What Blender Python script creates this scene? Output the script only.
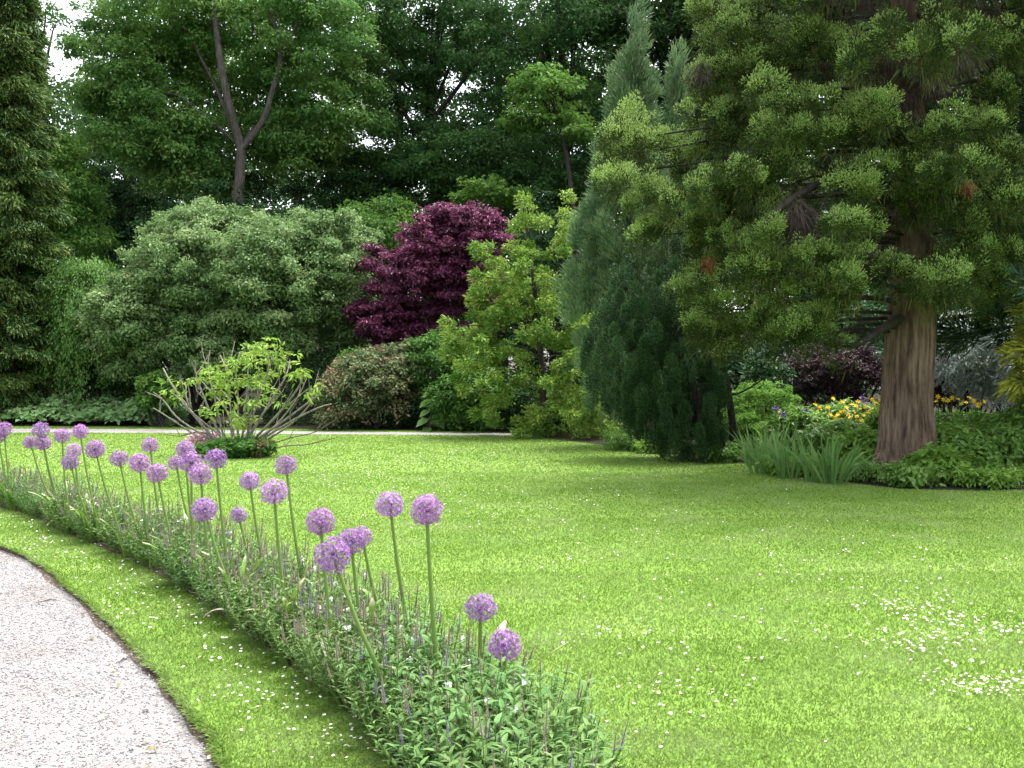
import bpy, math, random
import numpy as np
from mathutils import Vector

# ------------------------------------------------------------------ scene, camera, light
for o in list(bpy.data.objects):
    bpy.data.objects.remove(o)
SC = bpy.context.scene
COL = SC.collection
R = math.radians
F = 1005.0                       # focal length in pixels of a 1024 wide picture
PITCH = -math.atan(12.0 / F)
CAMZ = 1.6
cam_d = bpy.data.cameras.new("camera")
cam = bpy.data.objects.new("camera", cam_d)
COL.objects.link(cam)
cam.location = (0, 0, CAMZ)
cam.rotation_euler = (R(90) + PITCH, 0, 0)
cam_d.sensor_width = 36.0
cam_d.lens = F / 1024.0 * 36.0
cam_d.clip_start, cam_d.clip_end = 0.05, 2000
SC.camera = cam

SUN = Vector((0.25, 0.24, 1.0)).normalized()
EXPOSURE = 2.38
world = bpy.data.worlds.new("World")
SC.world = world
world.use_nodes = True
wn, wl = world.node_tree.nodes, world.node_tree.links
wn.clear()
wo = wn.new("ShaderNodeOutputWorld"); bg = wn.new("ShaderNodeBackground")
sky = wn.new("ShaderNodeTexSky"); sky.sky_type = 'NISHITA'; sky.sun_disc = False
sky.sun_elevation = math.asin(SUN.z); sky.sun_rotation = math.atan2(SUN.x, SUN.y)
sky.air_density = 1.0; sky.dust_density = 4.0; sky.ozone_density = 1.0
hs = wn.new("ShaderNodeHueSaturation"); hs.inputs['Saturation'].default_value = 0.30
wl.new(sky.outputs[0], hs.inputs['Color']); wl.new(hs.outputs[0], bg.inputs[0]); wl.new(bg.outputs[0], wo.inputs[0])
bg.inputs[1].default_value = 0.15
sd = bpy.data.lights.new("sun", 'SUN'); sd.energy = 1.5; sd.angle = R(24); sd.color = (1.0, 0.96, 0.88)
so = bpy.data.objects.new("sun", sd); COL.objects.link(so)
so.rotation_euler = (-SUN).to_track_quat('-Z', 'Y').to_euler(); so.location = (-20, -10, 40)
vs = SC.view_settings
SC.display_settings.display_device = 'sRGB'
vs.view_transform = 'Standard'; vs.look = 'None'; vs.exposure = EXPOSURE; vs.gamma = 1.0; vs.use_curve_mapping = False
cy = SC.cycles
SC.render.engine = 'CYCLES'
cy.max_bounces = 5; cy.diffuse_bounces = 3; cy.glossy_bounces = 2; cy.transmission_bounces = 3; cy.transparent_max_bounces = 4
cy.use_denoising = True
cy.caustics_reflective = False; cy.caustics_refractive = False

# ------------------------------------------------------------------ helpers
cp, sp_ = math.cos(PITCH), math.sin(PITCH)
def W(px, py, Y):
    """point of the garden seen at a place of the survey picture, Y metres north of the camera"""
    a, b = (px - 512) / F, (384 - py) / F
    d = np.array([a, cp - b * sp_, sp_ + b * cp])
    t = Y / d[1]
    return np.array([0, 0, CAMZ]) + d * t
def G(px, py, z=0.0):
    a, b = (px - 512) / F, (384 - py) / F
    d = np.array([a, cp - b * sp_, sp_ + b * cp])
    t = (z - CAMZ) / d[2]
    return np.array([0, 0, CAMZ]) + d * t

def norm(v):
    return v / np.maximum(np.linalg.norm(v, axis=-1, keepdims=True), 1e-9)
def runit(rng, n):
    return norm(rng.normal(size=(n, 3)))

class MB:
    """collects quads (leaves, strips, tubes) for ONE mesh"""
    def __init__(s):
        s.v, s.f, s.m, s.sm, s.ti, s.tp, s.n = [], [], [], [], [], [], 0
    def raw(s, v, f, mat=0, smooth=False, tint=None, tip=None):
        v = np.asarray(v, float).reshape(-1, 3); f = np.asarray(f, int).reshape(-1, 4)
        s.v.append(v); s.f.append(f + s.n); s.n += len(v)
        s.m.append(np.full(len(f), mat, int)); s.sm.append(np.full(len(f), smooth, bool))
        s.ti.append(np.full(len(v), .5) if tint is None else np.asarray(tint, float).reshape(-1))
        s.tp.append(np.zeros(len(v)) if tip is None else np.asarray(tip, float).reshape(-1))
    def leaves(s, P, D, N, L, Wd, tint, mat=0, fold=.12, droop=.1):
        n = len(P); L = np.broadcast_to(np.asarray(L, float).reshape(-1, 1), (n, 1)); Wd = np.broadcast_to(np.asarray(Wd, float).reshape(-1, 1), (n, 1))
        S = norm(np.cross(D, N))
        v = np.stack([P, P + D * L * .45 + S * Wd * .5 + N * Wd * fold, P + D * L - N * L * droop, P + D * L * .45 - S * Wd * .5 + N * Wd * fold], 1)
        f = np.arange(n * 4).reshape(n, 4)
        s.raw(v, f, mat, False, np.repeat(tint, 4), np.tile([0, .5, 1, .5], n))
    def fine(s, P, D, N, L, Wd, tint, mat=0, fold=.18, droop=.15):
        n = len(P); L = np.broadcast_to(np.asarray(L, float).reshape(-1, 1), (n, 1)); Wd = np.broadcast_to(np.asarray(Wd, float).reshape(-1, 1), (n, 1))
        S = norm(np.cross(D, N))
        q = lambda t, w, l: P + D * L * t + S * Wd * w + N * (Wd * abs(w) * fold * 2 * l - L * droop * t * t)
        v = np.stack([P, q(.28, .42, 1), q(.28, 0, 1), q(.28, -.42, 1), q(.65, .34, 1), q(.65, 0, 1), q(.65, -.34, 1), q(1, 0, 1)], 1)
        b = np.array([[0, 1, 2, 3], [3, 2, 5, 6], [2, 1, 4, 5], [6, 5, 4, 7]])
        f = (np.arange(n)[:, None, None] * 8 + b[None]).reshape(-1, 4)
        s.raw(v, f, mat, False, np.repeat(tint, 8), np.tile([0, .28, .28, .28, .65, .65, .65, 1], n))
    def strips(s, P, D, B, L, Wd, tint, rng, mat=0, taper=(.6, 1, .25), side=None):
        n = len(P); L = np.broadcast_to(np.asarray(L, float).reshape(-1, 1), (n, 1)); Wd = np.broadcast_to(np.asarray(Wd, float).reshape(-1, 1), (n, 1))
        S = norm(np.cross(D, runit(rng, n))) if side is None else side
        k = len(taper); rows = []
        for i, w in enumerate(taper):
            t = i / (k - 1); c = P + D * L * t + B * L * t * t
            rows += [c - S * Wd * w * .5, c + S * Wd * w * .5]
        v = np.stack(rows, 1)
        b = np.array([[2 * i, 2 * i + 1, 2 * i + 3, 2 * i + 2] for i in range(k - 1)])
        f = (np.arange(n)[:, None, None] * 2 * k + b[None]).reshape(-1, 4)
        s.raw(v, f, mat, False, np.repeat(tint, 2 * k), np.tile(np.repeat(np.linspace(0, 1, k), 2), n))
    def tube(s, pts, rad, sides=7, mat=0, wob=0.0, rng=None, flute=0.0, sub=0):
        pts = np.asarray(pts, float); rad = np.asarray(rad, float)
        if sub:
            t0 = np.linspace(0, 1, len(pts)); t1 = np.linspace(0, 1, (len(pts) - 1) * sub + 1)
            pts, rad = smooth_curve(pts, t0, t1), np.interp(t1, t0, rad)
        T = norm(np.gradient(pts, axis=0)); k = len(pts)
        ref = np.array([0, 1., 0]) if abs(T[0][1]) < .8 else np.array([1., 0, 0])
        A = norm(np.cross(T, ref)); Bv = np.cross(T, A)
        an = np.linspace(0, 2 * math.pi, sides, endpoint=False)
        rr = rad[:, None] * np.ones((k, sides))
        if flute: rr = rr * (1 + flute * np.sin(an * 5 + 1)[None] * np.linspace(1, .3, k)[:, None] + flute * .7 * np.sin(an * 3 + 2)[None] + .016 * np.sin(an[None] * 17 + 1.6 * np.sin(np.arange(k) * .13)[:, None]) + .012 * np.sin(an[None] * 29 + 2.1 * np.sin(np.arange(k) * .09 + 1)[:, None]))
        if wob and rng is not None: rr = rr * (1 + wob * rng.normal(size=rr.shape))
        v = pts[:, None] + A[:, None] * (np.cos(an)[None, :, None] * rr[..., None]) + Bv[:, None] * (np.sin(an)[None, :, None] * rr[..., None])
        i = np.arange(k - 1)[:, None] * sides; j = np.arange(sides)[None]; j2 = (j + 1) % sides
        f = np.stack([i + j, i + j2, i + sides + j2, i + sides + j], -1).reshape(-1, 4)
        s.raw(v, f, mat, True, None, np.repeat(np.linspace(0, 1, k), sides))
    def build(s, name, mats, parent=None, link=True):
        v = np.concatenate(s.v); f = np.concatenate(s.f)
        me = bpy.data.meshes.new(name)
        me.vertices.add(len(v)); me.vertices.foreach_set("co", v.ravel().astype(np.float32))
        me.loops.add(f.size); me.loops.foreach_set("vertex_index", f.ravel().astype(np.int32))
        me.polygons.add(len(f)); me.polygons.foreach_set("loop_start", (np.arange(len(f)) * 4).astype(np.int32))
        if not isinstance(mats, (list, tuple)): mats = [mats]
        for m in mats: me.materials.append(m)
        me.polygons.foreach_set("material_index", np.concatenate(s.m).astype(np.int32))
        me.update(calc_edges=True)
        me.polygons.foreach_set("use_smooth", np.concatenate(s.sm))
        for nm, arr in (("tint", s.ti), ("tip", s.tp)):
            at = me.attributes.new(nm, 'FLOAT', 'POINT'); at.data.foreach_set("value", np.concatenate(arr).astype(np.float32))
        return link_obj(name, me, parent)

def smooth_curve(p, t0, t1):
    """Catmull-Rom through p"""
    out = []
    n = len(p)
    for t in t1:
        i = min(int(t * (n - 1) + 1e-9), n - 2); u = t * (n - 1) - i
        a, b, c, d = p[max(i - 1, 0)], p[i], p[i + 1], p[min(i + 2, n - 1)]
        out.append(.5 * (2 * b + (c - a) * u + (2 * a - 5 * b + 4 * c - d) * u * u + (3 * b - a - 3 * c + d) * u ** 3))
    return np.array(out)

def link_obj(name, me, parent=None):
    o = bpy.data.objects.new(name, me); COL.objects.link(o)
    if parent is not None: o.parent = parent
    return o
def tag(o, label=None, cat=None, group=None, kind=None):
    if label: o['label'] = label
    if cat: o['category'] = cat
    if group: o['group'] = group
    if kind: o['kind'] = kind
    return o
def thing(name, label, cat, group=None, loc=(0, 0, 0)):
    o = bpy.data.objects.new(name, None); COL.objects.link(o); o.location = [float(c) for c in loc]; o.empty_display_size = .1
    return tag(o, label, cat, group)
def sheet(name, pts, z, mat, skirt=0.0, skirt_mat=None, kind='structure'):
    """a flat polygon, with an optional cut edge going down"""
    n = len(pts)
    vv = [(p[0], p[1], z) for p in pts]; ff = [list(range(n))]; mi = [0]
    if skirt:
        vv += [(p[0], p[1], z - skirt) for p in pts]
        for i in range(n):
            j = (i + 1) % n; ff.append([i, i + n, j + n, j]); mi.append(1)
    me = bpy.data.meshes.new(name); me.from_pydata(vv, [], ff); me.materials.append(mat)
    if skirt: me.materials.append(skirt_mat); me.polygons.foreach_set("material_index", mi)
    if me.polygons[0].normal.z < 0: me.flip_normals()
    me.update()
    o = link_obj(name, me); tag(o, kind=kind)
    return o
def inpoly(x, y, poly):
    poly = np.asarray(poly); r = np.zeros(len(x), bool); n = len(poly)
    for i in range(n):
        x1, y1 = poly[i][:2]; x2, y2 = poly[(i + 1) % n][:2]
        c = ((y1 > y) != (y2 > y)) & (x < (x2 - x1) * (y - y1) / (y2 - y1 + 1e-12) + x1)
        r ^= c
    return r

# ------------------------------------------------------------------ materials
def nodes(name):
    m = bpy.data.materials.new(name); m.use_nodes = True
    n, l = m.node_tree.nodes, m.node_tree.links; n.clear()
    return m, n, l
def ramp(n, stops):
    r = n.new("ShaderNodeValToRGB"); e = r.color_ramp.elements
    while len(e) < len(stops): e.new(.5)
    for i, (p, c) in enumerate(stops): e[i].position = p; e[i].color = (*c, 1)
    return r
def leafmat(name, cols, tipcol=None, tip0=.5, trans=.35, rough=.58, spec=.16, patch=0.0, pscale=1.0, tip1=1.0):
    """leaf: colour by the leaf's own random tint, optional young tip, light passing through"""
    m, n, l = nodes(name)
    at = n.new("ShaderNodeAttribute"); at.attribute_name = "tint"
    fac = at.outputs['Fac']
    if patch:
        tc = n.new("ShaderNodeTexCoord"); no = n.new("ShaderNodeTexNoise"); no.inputs['Scale'].default_value = pscale; no.inputs['Detail'].default_value = 3
        l.new(tc.outputs['Object'], no.inputs['Vector'])
        ma = n.new("ShaderNodeMath"); ma.operation = 'MULTIPLY_ADD'; ma.inputs[1].default_value = patch * 2; ma.inputs[2].default_value = -patch
        l.new(no.outputs['Fac'], ma.inputs[0])
        ad = n.new("ShaderNodeMath"); ad.operation = 'ADD'; ad.use_clamp = True; l.new(fac, ad.inputs[0]); l.new(ma.outputs[0], ad.inputs[1]); fac = ad.outputs[0]
    k = len(cols)
    rp = ramp(n, [(i / (k - 1), c) for i, c in enumerate(cols)]); l.new(fac, rp.inputs[0]); col = rp.outputs[0]
    if tipcol:
        a2 = n.new("ShaderNodeAttribute"); a2.attribute_name = "tip"
        mr = n.new("ShaderNodeMapRange"); mr.inputs[1].default_value = tip0; mr.inputs[2].default_value = tip1; l.new(a2.outputs['Fac'], mr.inputs[0])
        mx = n.new("ShaderNodeMix"); mx.data_type = 'RGBA'; l.new(mr.outputs[0], mx.inputs[0]); l.new(col, mx.inputs[6]); mx.inputs[7].default_value = (*tipcol, 1)
        col = mx.outputs[2]
    pb = n.new("ShaderNodeBsdfPrincipled"); pb.inputs['Roughness'].default_value = rough; pb.inputs['Specular IOR Level'].default_value = spec
    l.new(col, pb.inputs['Base Color'])
    out = n.new("ShaderNodeOutputMaterial")
    if trans:
        tr = n.new("ShaderNodeBsdfTranslucent"); l.new(col, tr.inputs[0])
        ms = n.new("ShaderNodeMixShader"); ms.inputs[0].default_value = trans
        l.new(pb.outputs[0], ms.inputs[1]); l.new(tr.outputs[0], ms.inputs[2]); l.new(ms.outputs[0], out.inputs[0])
    else: l.new(pb.outputs[0], out.inputs[0])
    return m
def barkmat(name, c1, c2, sc=(6, 6, 1.2), bump=.6, dist=.03):
    m, n, l = nodes(name)
    tc = n.new("ShaderNodeTexCoord"); mp = n.new("ShaderNodeMapping"); mp.inputs['Scale'].default_value = sc; l.new(tc.outputs['Object'], mp.inputs[0])
    no = n.new("ShaderNodeTexNoise"); no.inputs['Scale'].default_value = 2.0; no.inputs['Detail'].default_value = 7; no.inputs['Roughness'].default_value = .65; l.new(mp.outputs[0], no.inputs[0])
    n2 = n.new("ShaderNodeTexNoise"); n2.inputs['Scale'].default_value = 1.1; n2.inputs['Detail'].default_value = 2; l.new(tc.outputs['Object'], n2.inputs[0])
    rp = ramp(n, [(.32, c1), (.62, c2)]); l.new(no.outputs['Fac'], rp.inputs[0])
    mx = n.new("ShaderNodeMix"); mx.data_type = 'RGBA'; mx.blend_type = 'MULTIPLY'; mx.inputs[0].default_value = .5
    r2 = ramp(n, [(.35, (.5, .52, .48)), (.65, (1, 1, 1))]); l.new(n2.outputs['Fac'], r2.inputs[0]); l.new(rp.outputs[0], mx.inputs[6]); l.new(r2.outputs[0], mx.inputs[7])
    bu = n.new("ShaderNodeBump"); bu.inputs['Strength'].default_value = bump; bu.inputs['Distance'].default_value = dist; l.new(no.outputs['Fac'], bu.inputs['Height'])
    pb = n.new("ShaderNodeBsdfPrincipled"); pb.inputs['Roughness'].default_value = .9; pb.inputs['Specular IOR Level'].default_value = .15
    l.new(mx.outputs[2], pb.inputs['Base Color']); l.new(bu.outputs[0], pb.inputs['Normal'])
    out = n.new("ShaderNodeOutputMaterial"); l.new(pb.outputs[0], out.inputs[0]); return m
def groundmat(name, cols, scale, fine, bump=.4, dist=.01, rough=.95):
    m, n, l = nodes(name)
    tc = n.new("ShaderNodeTexCoord")
    a = n.new("ShaderNodeTexNoise"); a.inputs['Scale'].default_value = scale; a.inputs['Detail'].default_value = 4; l.new(tc.outputs['Object'], a.inputs[0])
    b = n.new("ShaderNodeTexNoise"); b.inputs['Scale'].default_value = fine; b.inputs['Detail'].default_value = 5; b.inputs['Roughness'].default_value = .7; l.new(tc.outputs['Object'], b.inputs[0])
    mx = n.new("ShaderNodeMix"); mx.inputs[0].default_value = .55; l.new(a.outputs['Fac'], mx.inputs[2]); l.new(b.outputs['Fac'], mx.inputs[3])
    k = len(cols); rp = ramp(n, [(.35 + .3 * i / (k - 1), c) for i, c in enumerate(cols)]); l.new(mx.outputs[0], rp.inputs[0])
    bu = n.new("ShaderNodeBump"); bu.inputs['Strength'].default_value = bump; bu.inputs['Distance'].default_value = dist; l.new(b.outputs['Fac'], bu.inputs['Height'])
    pb = n.new("ShaderNodeBsdfPrincipled"); pb.inputs['Roughness'].default_value = rough; pb.inputs['Specular IOR Level'].default_value = .1
    l.new(rp.outputs[0], pb.inputs['Base Color']); l.new(bu.outputs[0], pb.inputs['Normal'])
    out = n.new("ShaderNodeOutputMaterial"); l.new(pb.outputs[0], out.inputs[0]); return m
def gravelmat(name):
    m, n, l = nodes(name)
    tc = n.new("ShaderNodeTexCoord")
    vo = n.new("ShaderNodeTexVoronoi"); vo.inputs['Scale'].default_value = 95; l.new(tc.outputs['Object'], vo.inputs['Vector'])
    rp = ramp(n, [(0, (.12, .113, .11)), (.45, (.185, .176, .173)), (1, (.255, .244, .24))]); 
    sx = n.new("ShaderNodeSeparateColor"); l.new(vo.outputs['Color'], sx.inputs[0]); l.new(sx.outputs[0], rp.inputs[0])
    no = n.new("ShaderNodeTexNoise"); no.inputs['Scale'].default_value = 1.3; no.inputs['Detail'].default_value = 5; l.new(tc.outputs['Object'], no.inputs[0])
    r2 = ramp(n, [(.35, (.78, .74, .72)), (.6, (1, 1, 1))]); l.new(no.outputs['Fac'], r2.inputs[0])
    mx = n.new("ShaderNodeMix"); mx.data_type = 'RGBA'; mx.blend_type = 'MULTIPLY'; mx.inputs[0].default_value = 1; l.new(rp.outputs[0], mx.inputs[6]); l.new(r2.outputs[0], mx.inputs[7])
    bu = n.new("ShaderNodeBump"); bu.inputs['Strength'].default_value = .7; bu.inputs['Distance'].default_value = .008; bu.invert = True; l.new(vo.outputs['Distance'], bu.inputs['Height'])
    pb = n.new("ShaderNodeBsdfPrincipled"); pb.inputs['Roughness'].default_value = .85; pb.inputs['Specular IOR Level'].default_value = .2
    l.new(mx.outputs[2], pb.inputs['Base Color']); l.new(bu.outputs[0], pb.inputs['Normal'])
    out = n.new("ShaderNodeOutputMaterial"); l.new(pb.outputs[0], out.inputs[0]); return m

M = {}
M['soil'] = groundmat('soil', [(.035, .025, .018), (.075, .055, .04), (.11, .085, .065)], 3, 40, .8, .02)
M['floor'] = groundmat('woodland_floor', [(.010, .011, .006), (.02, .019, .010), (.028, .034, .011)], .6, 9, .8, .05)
M['turf'] = groundmat('turf', [(0.079, 0.149, 0.022), (0.116, 0.195, 0.033), (0.158, 0.232, 0.054)], .9, 60, .5, .01)
M['gravel'] = gravelmat('gravel')
M['stone'] = leafmat('gravel_stone', [(0.127, 0.122, 0.122), (0.186, 0.180, 0.180), (0.235, 0.227, 0.227), (0.288, 0.279, 0.279)], trans=0, rough=.8, spec=.2)
M['grass'] = leafmat('grass_blade', [(0.083, 0.166, 0.017), (0.114, 0.199, 0.025), (0.145, 0.224, 0.050), (0.195, 0.257, 0.100)], trans=.42, rough=.55, spec=.22, patch=.95, pscale=1.3)
M['daisy'] = leafmat('daisy_petal', [(0.645, 0.645, 0.636), (0.705, 0.705, 0.688)], trans=.2)
M['daisy_eye'] = leafmat('daisy_eye', [(.65, .45, .03), (.7, .5, .05)], trans=0)
M['bark_grey'] = barkmat('bark_grey', (.05, .045, .038), (.17, .16, .14))
M['bark_wood'] = barkmat('bark_wood', (.03, .027, .022), (.10, .09, .076))
M['bark_dark'] = barkmat('bark_dark', (.018, .015, .012), (.055, .047, .04))
M['bark_cedar'] = barkmat('bark_cedar', (.045, .025, .018), (.25, .178, .132), (9, 9, 1.0), 1.0, .12)
M['bark_pale'] = barkmat('bark_pale', (.10, .085, .07), (.30, .27, .24), (20, 20, 5))
M['twig'] = barkmat('twig_brown', (.05, .035, .03), (.14, .105, .09), (20, 20, 5))

# ------------------------------------------------------------------ survey of the ground
path_edge = [(-30, 16.5), (-17, 14.8), (-11, 13.0), (-7.4, 11.2), tuple(G(0, 545)[:2]), tuple(G(60, 580)[:2]), tuple(G(130, 640)[:2]), tuple(G(190, 708)[:2]), tuple(G(232, 768)[:2]),
             (-.78, 3.0), (-.52, 2.0), (-.38, 1.0), (-.3, 0), (-.3, -8)]
bed_front = [(-13, 15.6), (-9.5, 14.0), tuple(G(0, 508)[:2]), tuple(G(60, 531)[:2]), tuple(G(130, 560)[:2]), tuple(G(190, 594)[:2]), tuple(G(240, 630)[:2]), tuple(G(330, 697)[:2]), (-.46, 4.06), (-.30, 3.55), (-.12, 3.2)]
bed_back = [(.24, 3.05), (.33, 3.4), (.28, 3.77), (.11, 4.2), (-.27, 4.94), (-.61, 5.57), (-.97, 6.15), (-1.52, 6.86), (-2.3, 7.9), (-3.6, 9.6), (-5.1, 11.2), (-6.8, 13.0), (-9.5, 15.2), (-13, 17)]
def dense(c, k=6):
    c = np.asarray(c, float); return smooth_curve(c, None, np.linspace(0, 1, (len(c) - 1) * k + 1))
PE, BF, BB = dense(path_edge), dense(bed_front), dense(bed_back)
rng = np.random.default_rng(5)
PEw = PE + rng.normal(size=PE.shape) * .012
bed_poly = np.concatenate([BF, BB])
lawn_poly = np.concatenate([PEw, [(40, -8), (40, 31), (-40, 31)]])

def ground_sheet():
    me = bpy.data.meshes.new('ground'); s = 700
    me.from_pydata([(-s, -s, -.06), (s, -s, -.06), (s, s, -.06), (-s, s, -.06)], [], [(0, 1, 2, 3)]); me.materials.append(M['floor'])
    tag(link_obj('ground', me), kind='structure')
ground_sheet()
sheet('gravel_path', np.concatenate([PE + np.array([.04, .04]), [(-8, -8), (-30, -8)]]), -.045, M['gravel'])
sheet('path_edge_soil', np.concatenate([PEw + np.array([.05, .03]), (PE + np.array([-.03, -.025]) + rng.normal(size=PE.shape) * .015)[::-1]]), -.041, M['soil'])
sheet('lawn', lawn_poly, 0, M['turf'], .056, M['soil'])
sheet('flower_bed_soil', bed_poly, .006, M['soil'])
far_path = [tuple(G(-60, 433.2)[:2]), tuple(G(0, 432.5)[:2]), tuple(G(160, 433)[:2]), tuple(G(330, 434.5)[:2]), tuple(G(450, 435.2)[:2]), tuple(G(515, 435.4)[:2]), tuple(G(600, 434)[:2]),
            tuple(G(600, 431.5)[:2]), tuple(G(515, 433.2)[:2]), tuple(G(450, 433)[:2]), tuple(G(330, 431.8)[:2]), tuple(G(160, 429.5)[:2]), tuple(G(0, 428.8)[:2]), tuple(G(-60, 429)[:2])]
sheet('far_path', far_path, .004, M['gravel'])
right_bed = [tuple(G(700, 460)[:2]), tuple(G(742, 463)[:2]), tuple(G(790, 474)[:2]), tuple(G(850, 483)[:2]), tuple(G(900, 489)[:2]), tuple(G(980, 491)[:2]), tuple(G(1060, 489)[:2]), (14, 14.2), (26, 16), (30, 31), (4, 31), (2.5, 22)]
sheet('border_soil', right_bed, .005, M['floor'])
back_bed = [(-24, 28.6), tuple(G(0, 425.8)[:2]), tuple(G(170, 427)[:2]), tuple(G(330, 429.5)[:2]), tuple(G(510, 432.0)[:2]), tuple(G(560, 440)[:2]), tuple(G(610, 446)[:2]), (3.2, 22), (4, 30.9), (-24, 30.9)]
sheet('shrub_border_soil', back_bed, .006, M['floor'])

# ------------------------------------------------------------------ grass (nobody could count it)
def grass():
    rng = np.random.default_rng(11); mb = MB()
    def band(y0, y1, dens, h, w):
        # sample in a wedge a little wider than the view
        A = 0.60 * (y1 * y1 - y0 * y0) + 3.0 * (y1 - y0)
        n = int(A * dens)
        y = np.sqrt(rng.uniform(y0 * y0, y1 * y1, n)); x = rng.uniform(-1, 1, n) * (.60 * y + 1.5)
        k = inpoly(x, y, lawn_poly) & ~inpoly(x, y, bed_poly) & ~inpoly(x, y, far_path) & ~inpoly(x, y, right_bed) & ~inpoly(x, y, back_bed)
        x, y = x[k], y[k]; n = len(x)
        P = np.stack([x, y, np.zeros(n)], 1)
        D = norm(np.stack([rng.normal(size=n) * 1.0, rng.normal(size=n) * 1.0, np.ones(n)], 1))
        a = rng.uniform(0, 2 * math.pi, n); S = np.stack([np.cos(a), np.sin(a), np.zeros(n)], 1)
        hh = (h * rng.uniform(.55, 1.25, n))[:, None]
        ww = (w * rng.uniform(.7, 1.3, n))[:, None]
        B = norm(rng.normal(size=(n, 3)) * np.array([1, 1, .1])) * hh * .35
        t = np.clip(.5 + rng.normal(size=n) * .06, 0, 1)
        v = np.stack([P - S * ww / 2, P + S * ww / 2, P + D * hh * .6 + S * ww * .38 + B * .3, P + D * hh + B], 1)
        mb.raw(v, np.arange(n * 4).reshape(n, 4), 0, False, np.repeat(t, 4), np.tile([0, 0, .6, 1], n))
    band(2.6, 4.5, 15000, .022, .0042)
    band(4.5, 6, 12000, .022, .0048)
    band(6, 8, 8000, .022, .0058)
    band(8, 11, 4600, .022, .0075)
    band(11, 16, 2300, .023, .0105)
    band(16, 31, 760, .024, .019)
    tag(mb.build('grass', M['grass']), 'short bright green mown grass over the lawn and verge', 'grass', kind='stuff')
    # longer ragged blades along the cut edge of the gravel path
    mb = MB(); n = 5000
    i = rng.uniform(3 * 6, len(PE) - 20, n); i0 = i.astype(int); fr = (i - i0)[:, None]
    P2 = PEw[i0] * (1 - fr) + PEw[np.minimum(i0 + 1, len(PE) - 1)] * fr + rng.normal(size=(n, 2)) * .012
    P = np.concatenate([P2, np.zeros((n, 1))], 1)
    D = norm(np.concatenate([rng.normal(size=(n, 2)) * .6 + np.array([-.5, -.4]), np.ones((n, 1)) * .8], 1))
    mb.strips(P, D, np.tile([0, 0, -.4], (n, 1)), rng.uniform(.02, .06, n), .005, np.clip(.5 + rng.normal(size=n) * .25, 0, 1), rng)
    tag(mb.build('edge_grass', M['grass']), 'ragged grass blades overhanging the cut edge of the gravel path', 'grass', kind='stuff')
grass()

def gravel():
    rng = np.random.default_rng(12); mb = MB()
    n = 80000
    y = np.sqrt(rng.uniform(3.2 ** 2, 10.5 ** 2, n)); x = -rng.uniform(0, 1, n) * (.56 * y + .8)
    k = ~inpoly(x, y, lawn_poly); x, y = x[k], y[k]; n = len(x)
    r = rng.uniform(.003, .0065, n) * rng.uniform(.8, 1.3, n)
    c = np.stack([x, y, -.045 + r * .35], 1)
    base = np.array([[1, 0, 0], [0, 1, 0], [-1, 0, 0], [0, -1, 0], [.45, .45, .7], [-.45, .45, .75], [-.45, -.45, .65], [.45, -.45, .7]])
    a = rng.uniform(0, 6.28, n); ca, sa = np.cos(a), np.sin(a)
    b = base[None] * (1 + .25 * rng.normal(size=(n, 8, 3))) * r[:, None, None] * np.stack([rng.uniform(.8, 1.5, n), np.ones(n), rng.uniform(.6, 1, n)], 1)[:, None]
    v = np.stack([b[..., 0] * ca[:, None] - b[..., 1] * sa[:, None], b[..., 0] * sa[:, None] + b[..., 1] * ca[:, None], b[..., 2]], -1) + c[:, None]
    q = np.array([[0, 1, 5, 4], [1, 2, 6, 5], [2, 3, 7, 6], [3, 0, 4, 7], [4, 5, 6, 7]])
    f = (np.arange(n)[:, None, None] * 8 + q[None]).reshape(-1, 4)
    mb.raw(v, f, 0, False, np.repeat(rng.uniform(0, 1, n) ** 1.0, 8))
    tag(mb.build('gravel', M['stone']), 'loose pale pinkish grey gravel stones on the path', 'gravel', kind='stuff')
gravel()

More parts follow.
